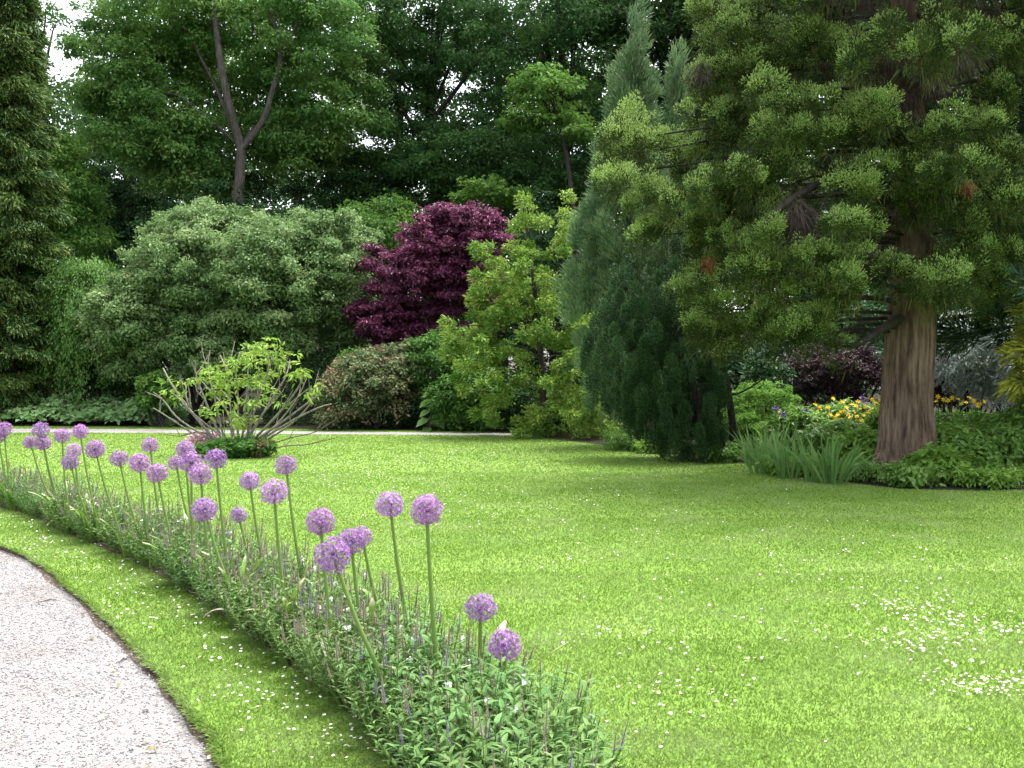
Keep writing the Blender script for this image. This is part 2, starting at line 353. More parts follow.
# ------------------------------------------------------------------ daisies
def daisy_mesh(mb, c, r, rng, h=.03):
    n = 9; a = np.linspace(0, 2 * math.pi, n, endpoint=False) + rng.uniform(0, 1)
    tilt = rng.normal(size=2) * .25
    D = norm(np.stack([np.cos(a), np.sin(a), np.cos(a) * tilt[0] + np.sin(a) * tilt[1] + .12], 1))
    N = np.tile(norm(np.array([[-tilt[0], -tilt[1], 1.]])), (n, 1))
    P = np.tile(np.asarray(c) + np.array([0, 0, h]), (n, 1))
    mb.leaves(P, D, N, r, r * .62, rng.uniform(0, 1, n), 0, .0, .0)
    q = P[0] + np.array([0, 0, .0022]); e = r * .3
    mb.raw([q + np.array([e, 0, 0]), q + np.array([0, e, .001]), q + np.array([-e, 0, 0]), q + np.array([0, -e, .001])], [[0, 1, 2, 3]], 1)
def daisies():
    rng = np.random.default_rng(21)
    pts = []
    # patches surveyed on the lawn: picture place, spread, count
    for (px, py, sx, sy, n) in [(985, 688, 30, 7, 95), (915, 610, 28, 8, 70), (940, 622, 30, 6, 40), (1000, 628, 20, 7, 45), (920, 645, 34, 7, 65), (860, 640, 60, 20, 30), (960, 655, 50, 25, 30), (1015, 680, 12, 6, 20), (870, 600, 30, 10, 14),
                              (655, 690, 22, 10, 30), (650, 640, 25, 12, 14), (580, 640, 18, 5, 9), (690, 720, 40, 20, 14), (760, 640, 60, 30, 22), (800, 560, 80, 25, 26), (570, 560, 35, 14, 22), (500, 520, 45, 9, 24),
                              (640, 600, 70, 30, 26), (700, 690, 30, 14, 14), (388, 752, 9, 8, 16), (340, 745, 34, 16, 40), (290, 690, 32, 20, 50), (225, 640, 32, 20, 55), (170, 605, 30, 18, 60), (110, 575, 28, 14, 50), (60, 545, 28, 9, 50), (20, 525, 26, 8, 40), (240, 700, 24, 20, 30)]:
        for _ in range(n):
            x, y = px + rng.normal() * sx, py + rng.normal() * sy
            pts.append(G(x, max(y, 455)))
    far = []
    for (px, py, sx, sy, n) in [(90, 452, 60, 5, 260), (380, 462, 70, 8, 330), (480, 455, 60, 6, 150), (60, 470, 50, 6, 90), (560, 490, 80, 14, 120), (420, 500, 60, 12, 90), (700, 520, 120, 18, 110), (330, 480, 40, 9, 120), (900, 560, 90, 15, 60), (560, 448, 60, 4, 80), (300, 447, 60, 3, 90)]:
        for _ in range(n):
            far.append(G(px + rng.normal() * sx, max(py + rng.normal() * sy, 442)))
    def ok(p):
        p = np.array(p); x, y = p[:, 0], p[:, 1]
        k = inpoly(x, y, lawn_poly) & ~inpoly(x, y, bed_poly) & ~inpoly(x, y, right_bed) & ~inpoly(x, y, back_bed) & ~inpoly(x, y, far_path)
        d = np.min(np.linalg.norm(PE[None, :, :] - p[:, None, :2], axis=2), axis=1)
        return p[k & (d > .05)]
    pts = ok(pts); pts = pts[np.argsort(pts[:, 1])]; far = ok(far)
    near, rest = pts[:290], np.concatenate([pts[290:], far])
    protos = []
    for k in range(4):
        mb = MB(); daisy_mesh(mb, (0, 0, 0), 0.0085, rng, .025); protos.append(mb)
    meshes = []
    for i, p in enumerate(near):
        if i < 4:
            o = protos[i].build('daisy', [M['daisy'], M['daisy_eye']]); meshes.append(o.data)
        else:
            o = link_obj('daisy', meshes[i % 4])
        o.location = p; o.rotation_euler = (0, 0, rng.uniform(0, 6)); o.scale = [rng.uniform(.8, 1.2)] * 3
        tag(o, 'tiny white daisy with yellow eye growing in the mown grass', 'daisy', 'daisies scattered in the lawn')
    mb = MB()
    for p in rest: daisy_mesh(mb, p, rng.uniform(.008, .0125), rng, .026)
    tag(mb.build('lawn_daisies', [M['daisy'], M['daisy_eye']]), 'countless far white daisies speckling the lawn', 'daisies', 'daisies scattered in the lawn', 'stuff')
daisies()

# ------------------------------------------------------------------ foliage builders
def spread(rng, n, sampler):
    """n points kept apart: best of a few candidates"""
    pts = [sampler(1)[0]]
    for _ in range(n - 1):
        c = sampler(7); d = np.min(np.linalg.norm(c[:, None] - np.array(pts)[None], axis=2), axis=1); pts.append(c[np.argmax(d)])
    return np.array(pts)
def env_clumps(rng, c, r, n, shell=.5, top=.0):
    def s(k):
        d = runit(rng, k)
        if top: d[:, 2] = np.where(rng.random(k) < top, np.abs(d[:, 2]), d[:, 2])
        return c + d * (rng.uniform(shell ** 2, 1, k) ** .5)[:, None] * r
    return spread(rng, n, s)
def clump_leaves(mb, rng, C, Rr, n, L, Wd, up=.7, out=.5, rnd=.55, droop=.25, inner=.3, mat=0, bias=.5, var=.22, topbias=.65, tsd=.17, fine=False):
    K = len(C); idx = np.repeat(np.arange(K), n); N_ = len(idx)
    d = runit(rng, N_); d[:, 2] = np.where(rng.random(N_) < topbias, np.abs(d[:, 2]), d[:, 2])
    rad = rng.uniform(inner ** 2, 1, N_) ** .5 * (1 + .13 * rng.normal(size=N_))
    P = C[idx] + d * rad[:, None] * Rr[idx]
    Nn = norm(np.array([0, 0, up]) + out * d + rnd * rng.normal(size=(N_, 3)))
    D0 = d * np.array([1, 1, .3]) + .7 * rng.normal(size=(N_, 3)) - np.array([0, 0, droop])
    D = norm(D0 - Nn * np.sum(D0 * Nn, 1, keepdims=True))
    ct = np.clip(bias + var * rng.normal(size=K), 0, 1)[idx]
    t = np.clip(ct + tsd * rng.normal(size=N_), 0, 1)
    Ls = L * rng.uniform(.65, 1.3, N_)
    (mb.fine if fine else mb.leaves)(P, D, Nn, Ls, Ls * Wd, t, mat)
def clump_shoots(mb, rng, C, A, Rr, n, L, w, spreadv=.8, bend=(0, 0, .3), mat=0, bias=.5, var=.2, tsd=.15, inner=.2, taper=(.6, 1, .25), jit=.4):
    """needled shoots radiating from clumps C, leaning along each clump's axis A"""
    K = len(C); idx = np.repeat(np.arange(K), n); N_ = len(idx)
    d = runit(rng, N_)
    rad = rng.uniform(inner ** 3, 1, N_) ** (1 / 3)
    P = C[idx] + d * rad[:, None] * Rr[idx]
    D = norm(A[idx] + spreadv * d + jit * rng.normal(size=(N_, 3)) * .5)
    B = np.tile(np.asarray(bend, float), (N_, 1)) + .15 * rng.normal(size=(N_, 3))
    t = np.clip(np.clip(bias + var * rng.normal(size=K), 0, 1)[idx] + tsd * rng.normal(size=N_), 0, 1)
    mb.strips(P, D, B, L * rng.uniform(.6, 1.3, N_), w * rng.uniform(.7, 1.3, N_), t, rng, mat, taper)
def limb(mb, rng, a, b, r0, r1, sag=.1, k=5, sides=6):
    a, b = np.asarray(a, float), np.asarray(b, float); L = np.linalg.norm(b - a)
    t = np.linspace(0, 1, k)[:, None]
    p = a + (b - a) * t + np.array([0, 0, 1.]) * (np.sin(t * math.pi) * sag * L) + rng.normal(size=(k, 3)) * L * .02 * np.sin(t * math.pi)
    mb.tube(p, np.linspace(r0, r1, k), sides)

PX = lambda Y: Y / F       # metres of one survey pixel at Y
def wisps(cb, rng, c, r, n, cr, nl, L, Wd, O, **kw):
    d = runit(rng, n); d[:, 2] = np.abs(d[:, 2]) * 1.1 - .15; d = norm(d)
    C = c + d * rng.uniform(1.0, 1.16, (n, 1)) * r; C[:, 2] = np.maximum(C[:, 2], .2)
    rr = np.array([cr[0] * .4, cr[0] * .4, cr[1] * .55]) * rng.uniform(.6, 1.4, (n, 1))
    clump_leaves(cb, rng, C - O, rr, max(10, nl // 7), L, Wd, **kw)
def broadleaf(name, label, base_px, Y, trunk, envs, mat, bark, L=.2, Wd=.6, n=260, cr=(1.0, .5), cat='tree', group=None, seed=1, limbs=10, tr=.3, extra=None, **kw):
    """trunk: list of survey places (px, py, Y) from ground to fork; envs: (px, py, Y, rx, ry, depth, clumps)"""
    rng = np.random.default_rng(seed)
    tp = [W(*p) for p in trunk]; g = np.array([tp[0][0], tp[0][1], -.05]); tp = [g] + tp[1:]
    root = thing(name, label, cat, group, (g[0], g[1], 0)); O = np.array([g[0], g[1], 0])
    tb = MB(); tp = np.array(tp)
    rads = np.linspace(tr * 1.12, tr * .75, len(tp)); rads[0] = tr * 1.5
    tb.tube(tp - O, rads, 10, 0, .03, rng, sub=4)
    for e in (extra or []):
        pts = np.array([W(*p) for p in e[0]]); tb.tube(pts - O, np.linspace(e[1], e[2], len(pts)), 8, sub=4)
    cb = MB(); allC = []
    for (px, py, y, rx, ry, dz, K) in envs:
        c = W(px, py, y); s = PX(y)
        C = env_clumps(rng, c, np.array([rx * s, dz, ry * s]), K, .35); allC.append(C)
        rr = np.stack([rng.uniform(.75, 1.25, K) * cr[0], rng.uniform(.75, 1.25, K) * cr[0], rng.uniform(.7, 1.3, K) * cr[1]], 1)
        clump_leaves(cb, rng, C - O, rr, n, L, Wd, **kw); wisps(cb, rng, c, np.array([rx * s, dz, ry * s]), K, cr, n, L, Wd, O, **kw)
    allC = np.concatenate(allC); top = tp[-1]
    up_ = [i for i in rng.permutation(len(allC)) if allC[i][2] > top[2] + .35 * np.linalg.norm(allC[i][:2] - top[:2])]
    pick = up_[:limbs]
    for i in pick: limb(tb, rng, top - O - np.array([0, 0, rng.uniform(0, .3)]), allC[i] - O, min(.09, tr * .4), .02, .10)
    tb.build('trunk', bark, root); cb.build('crown', mat, root)
    return root
def shrub(name, label, envs, mat, L, Wd=.55, n=200, cr=(.45, .32), cat='shrub', group=None, seed=1, stems=7, bark=None, fine=False, shell=.45, **kw):
    rng = np.random.default_rng(seed)
    c0 = W(*envs[0][:3]); O = np.array([c0[0], c0[1], 0])
    root = thing(name, label, cat, group, O); cb = MB(); tb = MB(); AC = []
    for (px, py, y, rx, ry, dz, K) in envs:
        c = W(px, py, y); s = PX(y)
        C = env_clumps(rng, c, np.array([rx * s, dz, ry * s]), K, shell, .35); C[:, 2] = np.maximum(C[:, 2], cr[1] * .6); AC.append(C)
        rr = np.stack([rng.uniform(.7, 1.3, K) * cr[0], rng.uniform(.7, 1.3, K) * cr[0], rng.uniform(.7, 1.3, K) * cr[1]], 1)
        clump_leaves(cb, rng, C - O, rr, n, L, Wd, fine=fine, **kw); wisps(cb, rng, c, np.array([rx * s, dz, ry * s]), K, cr, n, L, Wd, O, fine=fine, **kw)
    AC = np.concatenate(AC)
    for i in rng.permutation(len(AC))[:stems]:
        limb(tb, rng, (rng.normal() * .15, rng.normal() * .15, -.03), AC[i] - O, .035 + .01 * AC[i][2], .012, .0)
    tb.build('stem', bark or M['bark_dark'], root); cb.build('foliage', mat, root)
    return root

# leaf colours
M['ash'] = leafmat('ash_leaf', [(.06, .155, .036), (.10, .22, .05), (.145, .275, .065), (.20, .32, .085)], trans=.5, patch=.15, pscale=.25)
M['beech'] = leafmat('beech_leaf', [(.034, .088, .025), (.052, .125, .033), (.075, .165, .042), (.105, .20, .05)], patch=.2, pscale=.25, trans=.5)
M['beech_fresh'] = leafmat('beech_fresh_leaf', [(.05, .125, .022), (.085, .185, .03), (.13, .235, .04)], trans=.45, patch=.2, pscale=.3)
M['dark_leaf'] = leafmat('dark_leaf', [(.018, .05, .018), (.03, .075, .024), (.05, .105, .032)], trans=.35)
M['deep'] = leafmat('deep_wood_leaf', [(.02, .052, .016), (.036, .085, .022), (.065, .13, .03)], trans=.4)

# ------------------------------------------------------------------ the wood behind
WOOD = 'broadleaf trees of the wood behind the garden'
def woods():
    broadleaf('broadleaf_tree', 'tall light green tree with forked grey trunk above the grey-green shrub', 0, 42,
        [(235, 420, 42), (237, 215, 42), (240, 175, 42), (241, 145, 42)],
        [(120, 75, 43, 52, 40, 2.6, 34), (165, 20, 43, 75, 35, 3, 36), (150, 130, 43, 65, 45, 2.6, 40), (190, 165, 43.5, 42, 40, 2, 26), (230, 45, 44.5, 60, 60, 2.2, 30), (310, 40, 43, 60, 60, 2.5, 36), (335, 110, 44, 45, 40, 2, 16), (230, -50, 43, 130, 40, 4, 36), (295, 150, 44.5, 50, 40, 2, 26), (215, 180, 45, 30, 25, 1.5, 10), (262, 110, 45.5, 45, 45, 1.5, 18), (200, 110, 45.5, 30, 40, 1.5, 10)],
        M['ash'], M['bark_wood'], L=.18, Wd=.5, n=430, cr=(.9, .6), seed=3, up=.5, out=.75, limbs=3, tr=.25, group=WOOD,
        extra=[([(241, 148, 42), (229, 105, 41.6), (220, 60, 41.6), (214, 10, 41.8), (206, -50, 42)], .19, .10), ([(241, 150, 42), (262, 122, 41.8), (271, 95, 41.7), (281, 50, 41.8), (268, 5, 42)], .15, .07), ([(281, 52, 41.8), (300, 20, 41.8), (318, -30, 42)], .1, .05)], bias=.55)
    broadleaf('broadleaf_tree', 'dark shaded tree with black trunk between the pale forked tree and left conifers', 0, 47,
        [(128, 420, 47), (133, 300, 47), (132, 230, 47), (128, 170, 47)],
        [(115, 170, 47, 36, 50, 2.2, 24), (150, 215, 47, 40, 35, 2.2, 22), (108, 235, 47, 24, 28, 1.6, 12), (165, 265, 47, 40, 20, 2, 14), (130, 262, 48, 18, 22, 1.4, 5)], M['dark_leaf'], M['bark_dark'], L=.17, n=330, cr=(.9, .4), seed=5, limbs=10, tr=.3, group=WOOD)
    broadleaf('broadleaf_tree', 'mid green feathery tree rising behind the gold-tipped conifer at the left', 0, 40,
        [(48, 420, 40), (50, 280, 40), (46, 180, 40), (40, 90, 40)],
        [(18, 95, 40, 26, 45, 1.8, 20), (52, 160, 40, 32, 28, 1.8, 22), (72, 205, 40, 26, 34, 1.8, 22), (35, 200, 40, 40, 40, 2, 20), (28, 14, 40, 24, 12, 1.6, 6), (85, 250, 40, 25, 25, 1.5, 10)], M['beech_fresh'], M['bark_dark'], L=.18, Wd=.45, n=220, cr=(.8, .36), seed=6, limbs=12, tr=.22, group=WOOD, bias=.35, droop=.5)
    broadleaf('broadleaf_tree', 'dark green beech behind the purple maple with bare arching limbs', 0, 47,
        [(440, 420, 47), (441, 300, 47), (436, 190, 47), (430, 110, 47)],
        [(380, 55, 47, 65, 60, 3, 36), (440, 40, 47, 60, 60, 3, 34), (400, 140, 47, 60, 40, 2.5, 30), (440, 190, 46, 60, 30, 2.4, 26), (370, 190, 47, 45, 30, 2, 20), (410, -40, 47, 100, 40, 4, 30)], M['beech'], M['bark_dark'], L=.18, Wd=.5, n=400, cr=(.92, .56), up=.5, out=.7, seed=7, limbs=14, tr=.34, group=WOOD,
        extra=[([(436, 190, 46.5), (420, 140, 46), (395, 95, 45.8), (380, 40, 46)], .14, .06), ([(432, 120, 46.5), (470, 70, 45.5), (490, 20, 45.4)], .12, .05)], bias=.45)
    broadleaf('broadleaf_tree', 'dark beech with drooping sprays of fresh green just left of the blue cypress', 0, 45,
        [(560, 425, 45), (558, 300, 45), (562, 200, 45), (566, 120, 45)],
        [(510, 60, 45, 60, 60, 3, 36), (590, 50, 45, 55, 70, 3, 36), (480, 160, 44, 55, 36, 2.4, 28), (530, 190, 44, 50, 40, 2.4, 28), (590, 160, 45, 50, 50, 2.6, 26), (545, -40, 45, 110, 40, 4, 30), (560, 235, 45, 60, 30, 2, 16)], M['beech'], M['bark_dark'], L=.18, Wd=.5, n=400, cr=(.92, .56), up=.5, out=.7, seed=8, limbs=14, tr=.34, group=WOOD, bias=.33)
    broadleaf('broadleaf_tree', 'young fresh yellow-green tree leaning from the dark beeches beside the blue cypress', 0, 40,
        [(585, 425, 40), (580, 280, 40), (570, 180, 40), (560, 120, 40)],
        [(548, 95, 40, 34, 26, 1.5, 14), (520, 125, 40, 22, 14, 1.2, 5), (575, 130, 40, 20, 16, 1, 5), (490, 195, 40, 34, 16, 1.4, 10)], M['beech_fresh'], M['bark_dark'], L=.2, n=150, cr=(.7, .25), seed=9, limbs=10, tr=.1, group=WOOD, bias=.6)
    broadleaf('broadleaf_tree', 'dark tree filling the gap between the blue cypress and the red-barked conifer', 0, 44,
        [(690, 425, 44), (692, 300, 44), (690, 200, 44), (688, 100, 44)],
        [(650, 30, 44, 55, 60, 3, 30), (720, 40, 44, 60, 70, 3, 34), (690, 130, 44, 60, 60, 3, 36), (740, 190, 43, 50, 60, 3, 30), (690, 240, 44, 60, 50, 2.5, 24), (700, -45, 44, 90, 40, 4, 20)], M['deep'], M['bark_dark'], L=.2, n=330, cr=(1.0, .45), seed=10, limbs=12, tr=.32, group=WOOD)
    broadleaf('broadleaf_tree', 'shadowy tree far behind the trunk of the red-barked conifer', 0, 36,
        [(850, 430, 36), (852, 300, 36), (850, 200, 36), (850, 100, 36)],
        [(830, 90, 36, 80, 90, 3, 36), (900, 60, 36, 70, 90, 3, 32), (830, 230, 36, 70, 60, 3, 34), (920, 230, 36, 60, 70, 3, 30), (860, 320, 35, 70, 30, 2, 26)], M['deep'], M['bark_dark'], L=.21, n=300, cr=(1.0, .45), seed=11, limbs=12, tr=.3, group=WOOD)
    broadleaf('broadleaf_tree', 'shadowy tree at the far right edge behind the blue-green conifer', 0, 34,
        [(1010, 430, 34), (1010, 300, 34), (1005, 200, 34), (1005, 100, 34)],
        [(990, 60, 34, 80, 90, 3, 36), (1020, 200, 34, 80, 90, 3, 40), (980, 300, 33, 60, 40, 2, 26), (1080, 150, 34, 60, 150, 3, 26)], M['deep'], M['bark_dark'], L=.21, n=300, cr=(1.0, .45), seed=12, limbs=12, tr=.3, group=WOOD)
    # the deeper wood: individual far trees
    far = [(-40, 60), (95, 66), (190, 70), (300, 68), (400, 72), (500, 66), (600, 70), (700, 67), (800, 62), (910, 60), (1020, 62)]
    labs = ['behind the left conifers', 'behind the dark black-trunked tree', 'behind the forked grey trunk', 'glimpsed right of the forked grey trunk', 'behind the beech of the purple maple', 'behind the drooping beech',
            'behind the fresh yellow-green tree', 'behind the blue cypress top', 'behind the red-barked conifer crown', 'behind the red-barked conifer trunk', 'behind the far right trees']
    for i, ((px, Y), lb) in enumerate(zip(far, labs)):
        tall = -30 if px > 150 else 190
        broadleaf('broadleaf_tree', 'hazy far tree deep in the wood ' + lb, 0, Y, [(px, 405, Y), (px + 3, 300, Y), (px - 2, 200, Y), (px, 120 if px > 150 else 210, Y)],
            [(px, (tall + 230) / 2, Y, 62, (260 - tall) / 2, 4, 52), (px + 20, 300, Y - 2, 70, 55, 3, 30)], M['deep'] if i % 3 else M['beech_fresh'], M['bark_dark'], L=.3, n=240, cr=(1.7, .9), seed=30 + i, limbs=8, tr=.35, group='far trees deep in the wood')
woods()
def far_wood():
    rng = np.random.default_rng(48); cb = MB(); n = 850
    x = rng.uniform(-75, 75, n); h = 22 + 3.5 * np.sin(x * .13) + 2.5 * np.sin(x * .31 + 1); z = h * rng.random(n) ** .8
    C = np.stack([x, rng.uniform(82, 96, n), np.maximum(z, 1.2)], 1)
    clump_leaves(cb, rng, C, np.tile([3.0, 3.0, 1.7], (n, 1)), 210, .5, .6, bias=.4)
    tag(cb.build('far_wood', M['deep']), 'far dark mass of woodland closing the view between the trees', 'wood', kind='stuff')
far_wood()

# understorey against the wood
def understorey():
    for i, (px, py, Y, rx, ry, K, lab) in enumerate([
        (100, 345, 37, 36, 55, 30, 'dark shaded bush in the gap behind the weeping green bush'),
        (345, 300, 39, 60, 80, 44, 'dark evergreen bush behind the gap between grey-green shrub and purple maple'),
        (385, 240, 39, 50, 36, 30, 'rounded olive green bush showing above the grey-green shrub beside the maple'),
        (545, 310, 38, 50, 100, 44, 'dark evergreen bush behind the golden yellow conifer'),
        (640, 330, 36, 60, 100, 40, 'dark evergreen bush hidden behind the blue cypress'),
        (230, 290, 40, 110, 95, 64, 'dark evergreen bush behind the big grey-green shrub'),
        (120, 380, 33.5, 40, 40, 30, 'dark bush in the shade at the left foot of the grey-green shrub'), (705, 385, 26, 40, 50, 40, 'dark bush closing the gap between juniper and rounded lime bush'), (310, 205, 46, 75, 50, 50, 'tall dark bush in the wood right of the forked grey trunk'), (20, 340, 39, 50, 80, 34, 'dark bush behind the gold-tipped conifer')]):
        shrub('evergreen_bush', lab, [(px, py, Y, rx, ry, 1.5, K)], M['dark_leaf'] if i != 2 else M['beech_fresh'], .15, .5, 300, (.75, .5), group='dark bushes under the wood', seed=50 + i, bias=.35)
understorey()

# ------------------------------------------------------------------ left side
M['gold_con'] = leafmat('gold_conifer_spray', [(.024, .062, .02), (.04, .092, .026), (.08, .135, .032)], tipcol=(.29, .34, .055), tip0=.76, trans=.2)
def conifer_boughs(name, label, base, H, prof, mats, bark, nb, seed, group=None, shoots=60, L=.3, w=.05, bend=(0, 0, -.5), cl=(.35, .25, .16), tr=.2, up=-.15, per=5, cat='conifer', zmin=.3, spreadv=.7, bias=.5, var=.2, tipup=0.0, top=True):
    """conifer whose boughs leave the trunk all round; prof(h01) -> bough length"""
    rng = np.random.default_rng(seed); O = np.array([base[0], base[1], 0.])
    root = thing(name, label, cat, group, O); tb, cb = MB(), MB()
    tb.tube([(0, 0, -.05), (0, 0, H * .3), (rng.normal() * .05, 0, H * .65), (rng.normal() * .05, 0, H)], [tr, tr * .8, tr * .45, .015], 9, sub=4)
    Cs, As = [], []
    ga = 2.39996
    for i in range(nb):
        h = (i + .5) / nb; z = zmin + (H - zmin) * h; a = i * ga + rng.normal() * .3
        Ln = prof(h) * rng.uniform(.75, 1.12)
        dirv = np.array([math.cos(a), math.sin(a), up + rng.normal() * .08])
        end = np.array([0, 0, z]) + dirv * Ln + np.array([0, 0, tipup * Ln])
        limb(tb, rng, (0, 0, z), end, .02 + .012 * Ln, .008, .03, 4, 5)
        k = max(2, int(per * Ln / max(prof(.2), .1) + .5))
        for j in range(k):
            t = .35 + .65 * (j + rng.random()) / k
            p = np.array([0, 0, z]) + dirv * Ln * t + np.array([0, 0, tipup * Ln * t * t]); p[:2] += rng.normal(size=2) * Ln * .13 * t; p[2] += rng.normal() * .06
            Cs.append(p); As.append(norm((dirv + rng.normal(size=3) * .25)[None])[0])
    if top:
        for i in range(5): Cs.append(np.array([0, 0, H - .15 * i])); As.append(np.array([0, 0, 1.]))
    Cs, As = np.array(Cs), np.array(As); As = norm(As + np.array([0, 0, tipup]))
    rr = np.array(cl)[None] * rng.uniform(.7, 1.3, (len(Cs), 1))
    clump_shoots(cb, rng, Cs, As, rr, shoots, L, w, spreadv, bend, 0, bias, var)
    tb.build('trunk', bark, root); cb.build('foliage', mats, root)
    return root
p = W(12, 405, 31.5)
conifer_boughs('conifer', 'tall dark conifer with golden drooping tips at the left edge', p, 15.5, lambda h: 1.75 * (1 - h) ** .45, M['gold_con'], M['bark_dark'], 290, 61, shoots=120, L=.14, w=.045, bend=(0, 0, -.3), cl=(.3, .3, .15), tr=.28, up=-.25, per=6, cat='tree', bias=.45, var=.3)
M['gold_con2'] = leafmat('olive_conifer_spray', [(.025, .045, .014), (.045, .075, .018), (.075, .11, .025)], tipcol=(.15, .17, .03), tip0=.5, trans=.2)
p = W(-95, 412, 30)
conifer_boughs('conifer', 'olive conifer with gold-tipped lower boughs reaching in from beyond the left edge', p, 11, lambda h: 3.3 * (1 - h) ** .7, M['gold_con'], M['bark_dark'], 150, 62, shoots=110, L=.14, w=.045, bend=(0, 0, -.3), cl=(.32, .32, .16), tr=.25, up=-.22, per=6, cat='tree', bias=.6, var=.3)

M['weep'] = leafmat('weeping_leaf', [(.06, .15, .03), (.10, .205, .042), (.14, .25, .06)], trans=.4)
def weeping():
    rng = np.random.default_rng(63); c = W(84, 400, 31.6); O = np.array([c[0], c[1], 0]); root = thing('weeping_shrub', 'bright green weeping shrub in the gap right of the gold-tipped conifer', 'shrub', None, O)
    tb, cb = MB(), MB(); s = PX(31.6)
    for i in range(230):
        a = rng.uniform(0, 6.283); h = rng.uniform(2.6, 5.4); r = rng.uniform(.4, 1.25)
        a0 = np.array([0, 0, h * .75]); pk = np.array([math.cos(a) * r * .6, math.sin(a) * r * .6, h]); en = np.array([math.cos(a) * r * 1.15, math.sin(a) * r * 1.15, h - rng.uniform(1.0, 2.6)])
        if i < 14: tb.tube([a0, (a0 + pk) / 2 + np.array([0, 0, .3]), pk], [.04, .03, .015], 5)
        t = rng.random(240)[:, None]; p = (1 - t) ** 2 * a0 + 2 * t * (1 - t) * (pk * 1.6 - .3 * a0 - .3 * en) + t * t * en
        p = p + rng.normal(size=p.shape) * .12
        D = norm(np.stack([np.full(240, math.cos(a)) * .6, np.full(240, math.sin(a)) * .6, -np.ones(240)], 1) + rng.normal(size=(240, 3)) * .35)
        N = norm(np.array([math.cos(a), math.sin(a), .8]) + rng.normal(size=(240, 3)) * .4)
        cb.leaves(p, D, N, .11, .045, np.clip(.5 + .25 * rng.normal() + .15 * rng.normal(size=240), 0, 1))
    tb.tube([(0, 0, -.05), (0, .05, 2.5), (0, 0, 4.6)], [.14, .1, .05], 7)
    tb.build('trunk', M['bark_dark'], root); cb.build('foliage', M['weep'], root)
weeping()

M['cover'] = leafmat('ground_cover_leaf', [(.13, .25, .085), (.19, .33, .12), (.27, .40, .17)], trans=.4, rough=.4)
def ground_cover():
    rng = np.random.default_rng(64); cb = MB()
    n = 15000; x = rng.uniform(-21, -10.2, n); y = rng.uniform(29.7, 34, n)
    h = .32 + .40 * np.clip((y - 29.7) / 1.2, 0, 1) + .1 * np.sin(x * 2.1) * np.sin(y * 1.7) + .08 * np.sin(x * 5.3 + y)
    x0 = np.clip((x + 10.0) / -1.2, .15, 1); P = np.stack([x, y, h * x0 * rng.uniform(.5, 1.05, len(x))], 1)
    N = norm(np.array([0, -.35, 1.]) + rng.normal(size=P.shape) * .4); D0 = rng.normal(size=P.shape); D = norm(D0 - N * np.sum(D0 * N, 1, keepdims=True))
    cb.leaves(P, D, N, rng.uniform(.12, .24, len(P)), .15, np.clip(.5 + .25 * rng.normal(size=len(P)), 0, 1))
    tag(cb.build('ground_cover', M['cover']), 'low leafy ground cover along the far path at the left', 'ground cover', kind='stuff')
ground_cover()

# ------------------------------------------------------------------ the shrub border behind the lawn
M['greyshrub'] = leafmat('grey_green_leaf', [(0.071, 0.142, 0.043), (0.119, 0.204, 0.067), (0.171, 0.266, 0.095), (0.294, 0.370, 0.180)], trans=.4, rough=.45, patch=.1, pscale=.5)
shrub('grey_green_shrub', 'big wide grey-green shrub with small pale leaves behind the tree peony', [
    (195, 285, 31.5, 65, 65, 1.9, 75), (270, 290, 31, 60, 65, 1.9, 75), (330, 275, 32, 45, 50, 1.7, 50), (135, 330, 31, 45, 50, 1.5, 46), (215, 225, 32.3, 40, 18, 1.2, 18), (235, 350, 30.6, 75, 40, 1.2, 60), (340, 320, 32, 30, 40, 1.2, 20), (320, 235, 32.3, 55, 20, 1.2, 20)],
    M['greyshrub'], .115, .5, 520, (.46, .36), seed=71, out=.8, up=.45, stems=14, bias=.48, var=.16)
M['maple'] = leafmat('purple_maple_leaf', [(.05, .014, .032), (.095, .024, .056), (.15, .038, .086), (.22, .065, .13)], trans=.35, rough=.4)
broadleaf('purple_maple', 'round dark purple-leaved maple between grey-green shrub and golden conifer', 0, 31,
    [(425, 425, 31), (426, 380, 31), (430, 330, 31), (432, 300, 31)],
    [(448, 255, 31, 50, 44, 1.3, 80), (500, 235, 31, 10, 16, .5, 5), (372, 262, 31, 14, 14, .6, 6), (362, 312, 30.8, 12, 10, .5, 5), (415, 290, 30.8, 48, 40, 1.3, 56), (385, 325, 30.6, 32, 22, 1.0, 24), (476, 290, 31, 32, 50, 1.2, 40), (462, 220, 31, 32, 16, .8, 18), (425, 340, 30.8, 50, 16, 1, 20)],
    M['maple'], M['bark_dark'], L=.11, Wd=.55, n=250, cr=(.34, .17), seed=72, limbs=16, tr=.1, bias=.5, droop=.45, group=None)
M['brown'] = leafmat('bronze_shrub_leaf', [(.06, .105, .04), (.10, .15, .058), (.15, .165, .08), (.23, .15, .09)], trans=.25)
shrub('bronze_shrub', 'mottled bronze and olive shrub left of the big-leaved plant', [(372, 392, 28.4, 44, 38, 1.2, 60), (345, 405, 28.2, 28, 28, 1.0, 26), (400, 375, 28.6, 24, 28, .9, 22)], M['brown'], .11, .5, 210, (.32, .26), seed=73)
M['midgreen'] = leafmat('fresh_shrub_leaf', [(.04, .105, .02), (.065, .155, .026), (.11, .215, .038)], trans=.4)
shrub('green_shrub', 'low bright green shrub between big-leaved plant and golden conifer', [(470, 402, 27.6, 40, 32, 1.1, 60), (440, 370, 28.6, 40, 32, 1.0, 44), (500, 410, 27.2, 26, 26, .8, 22)], M['midgreen'], .10, .6, 230, (.32, .24), seed=74, bias=.4)
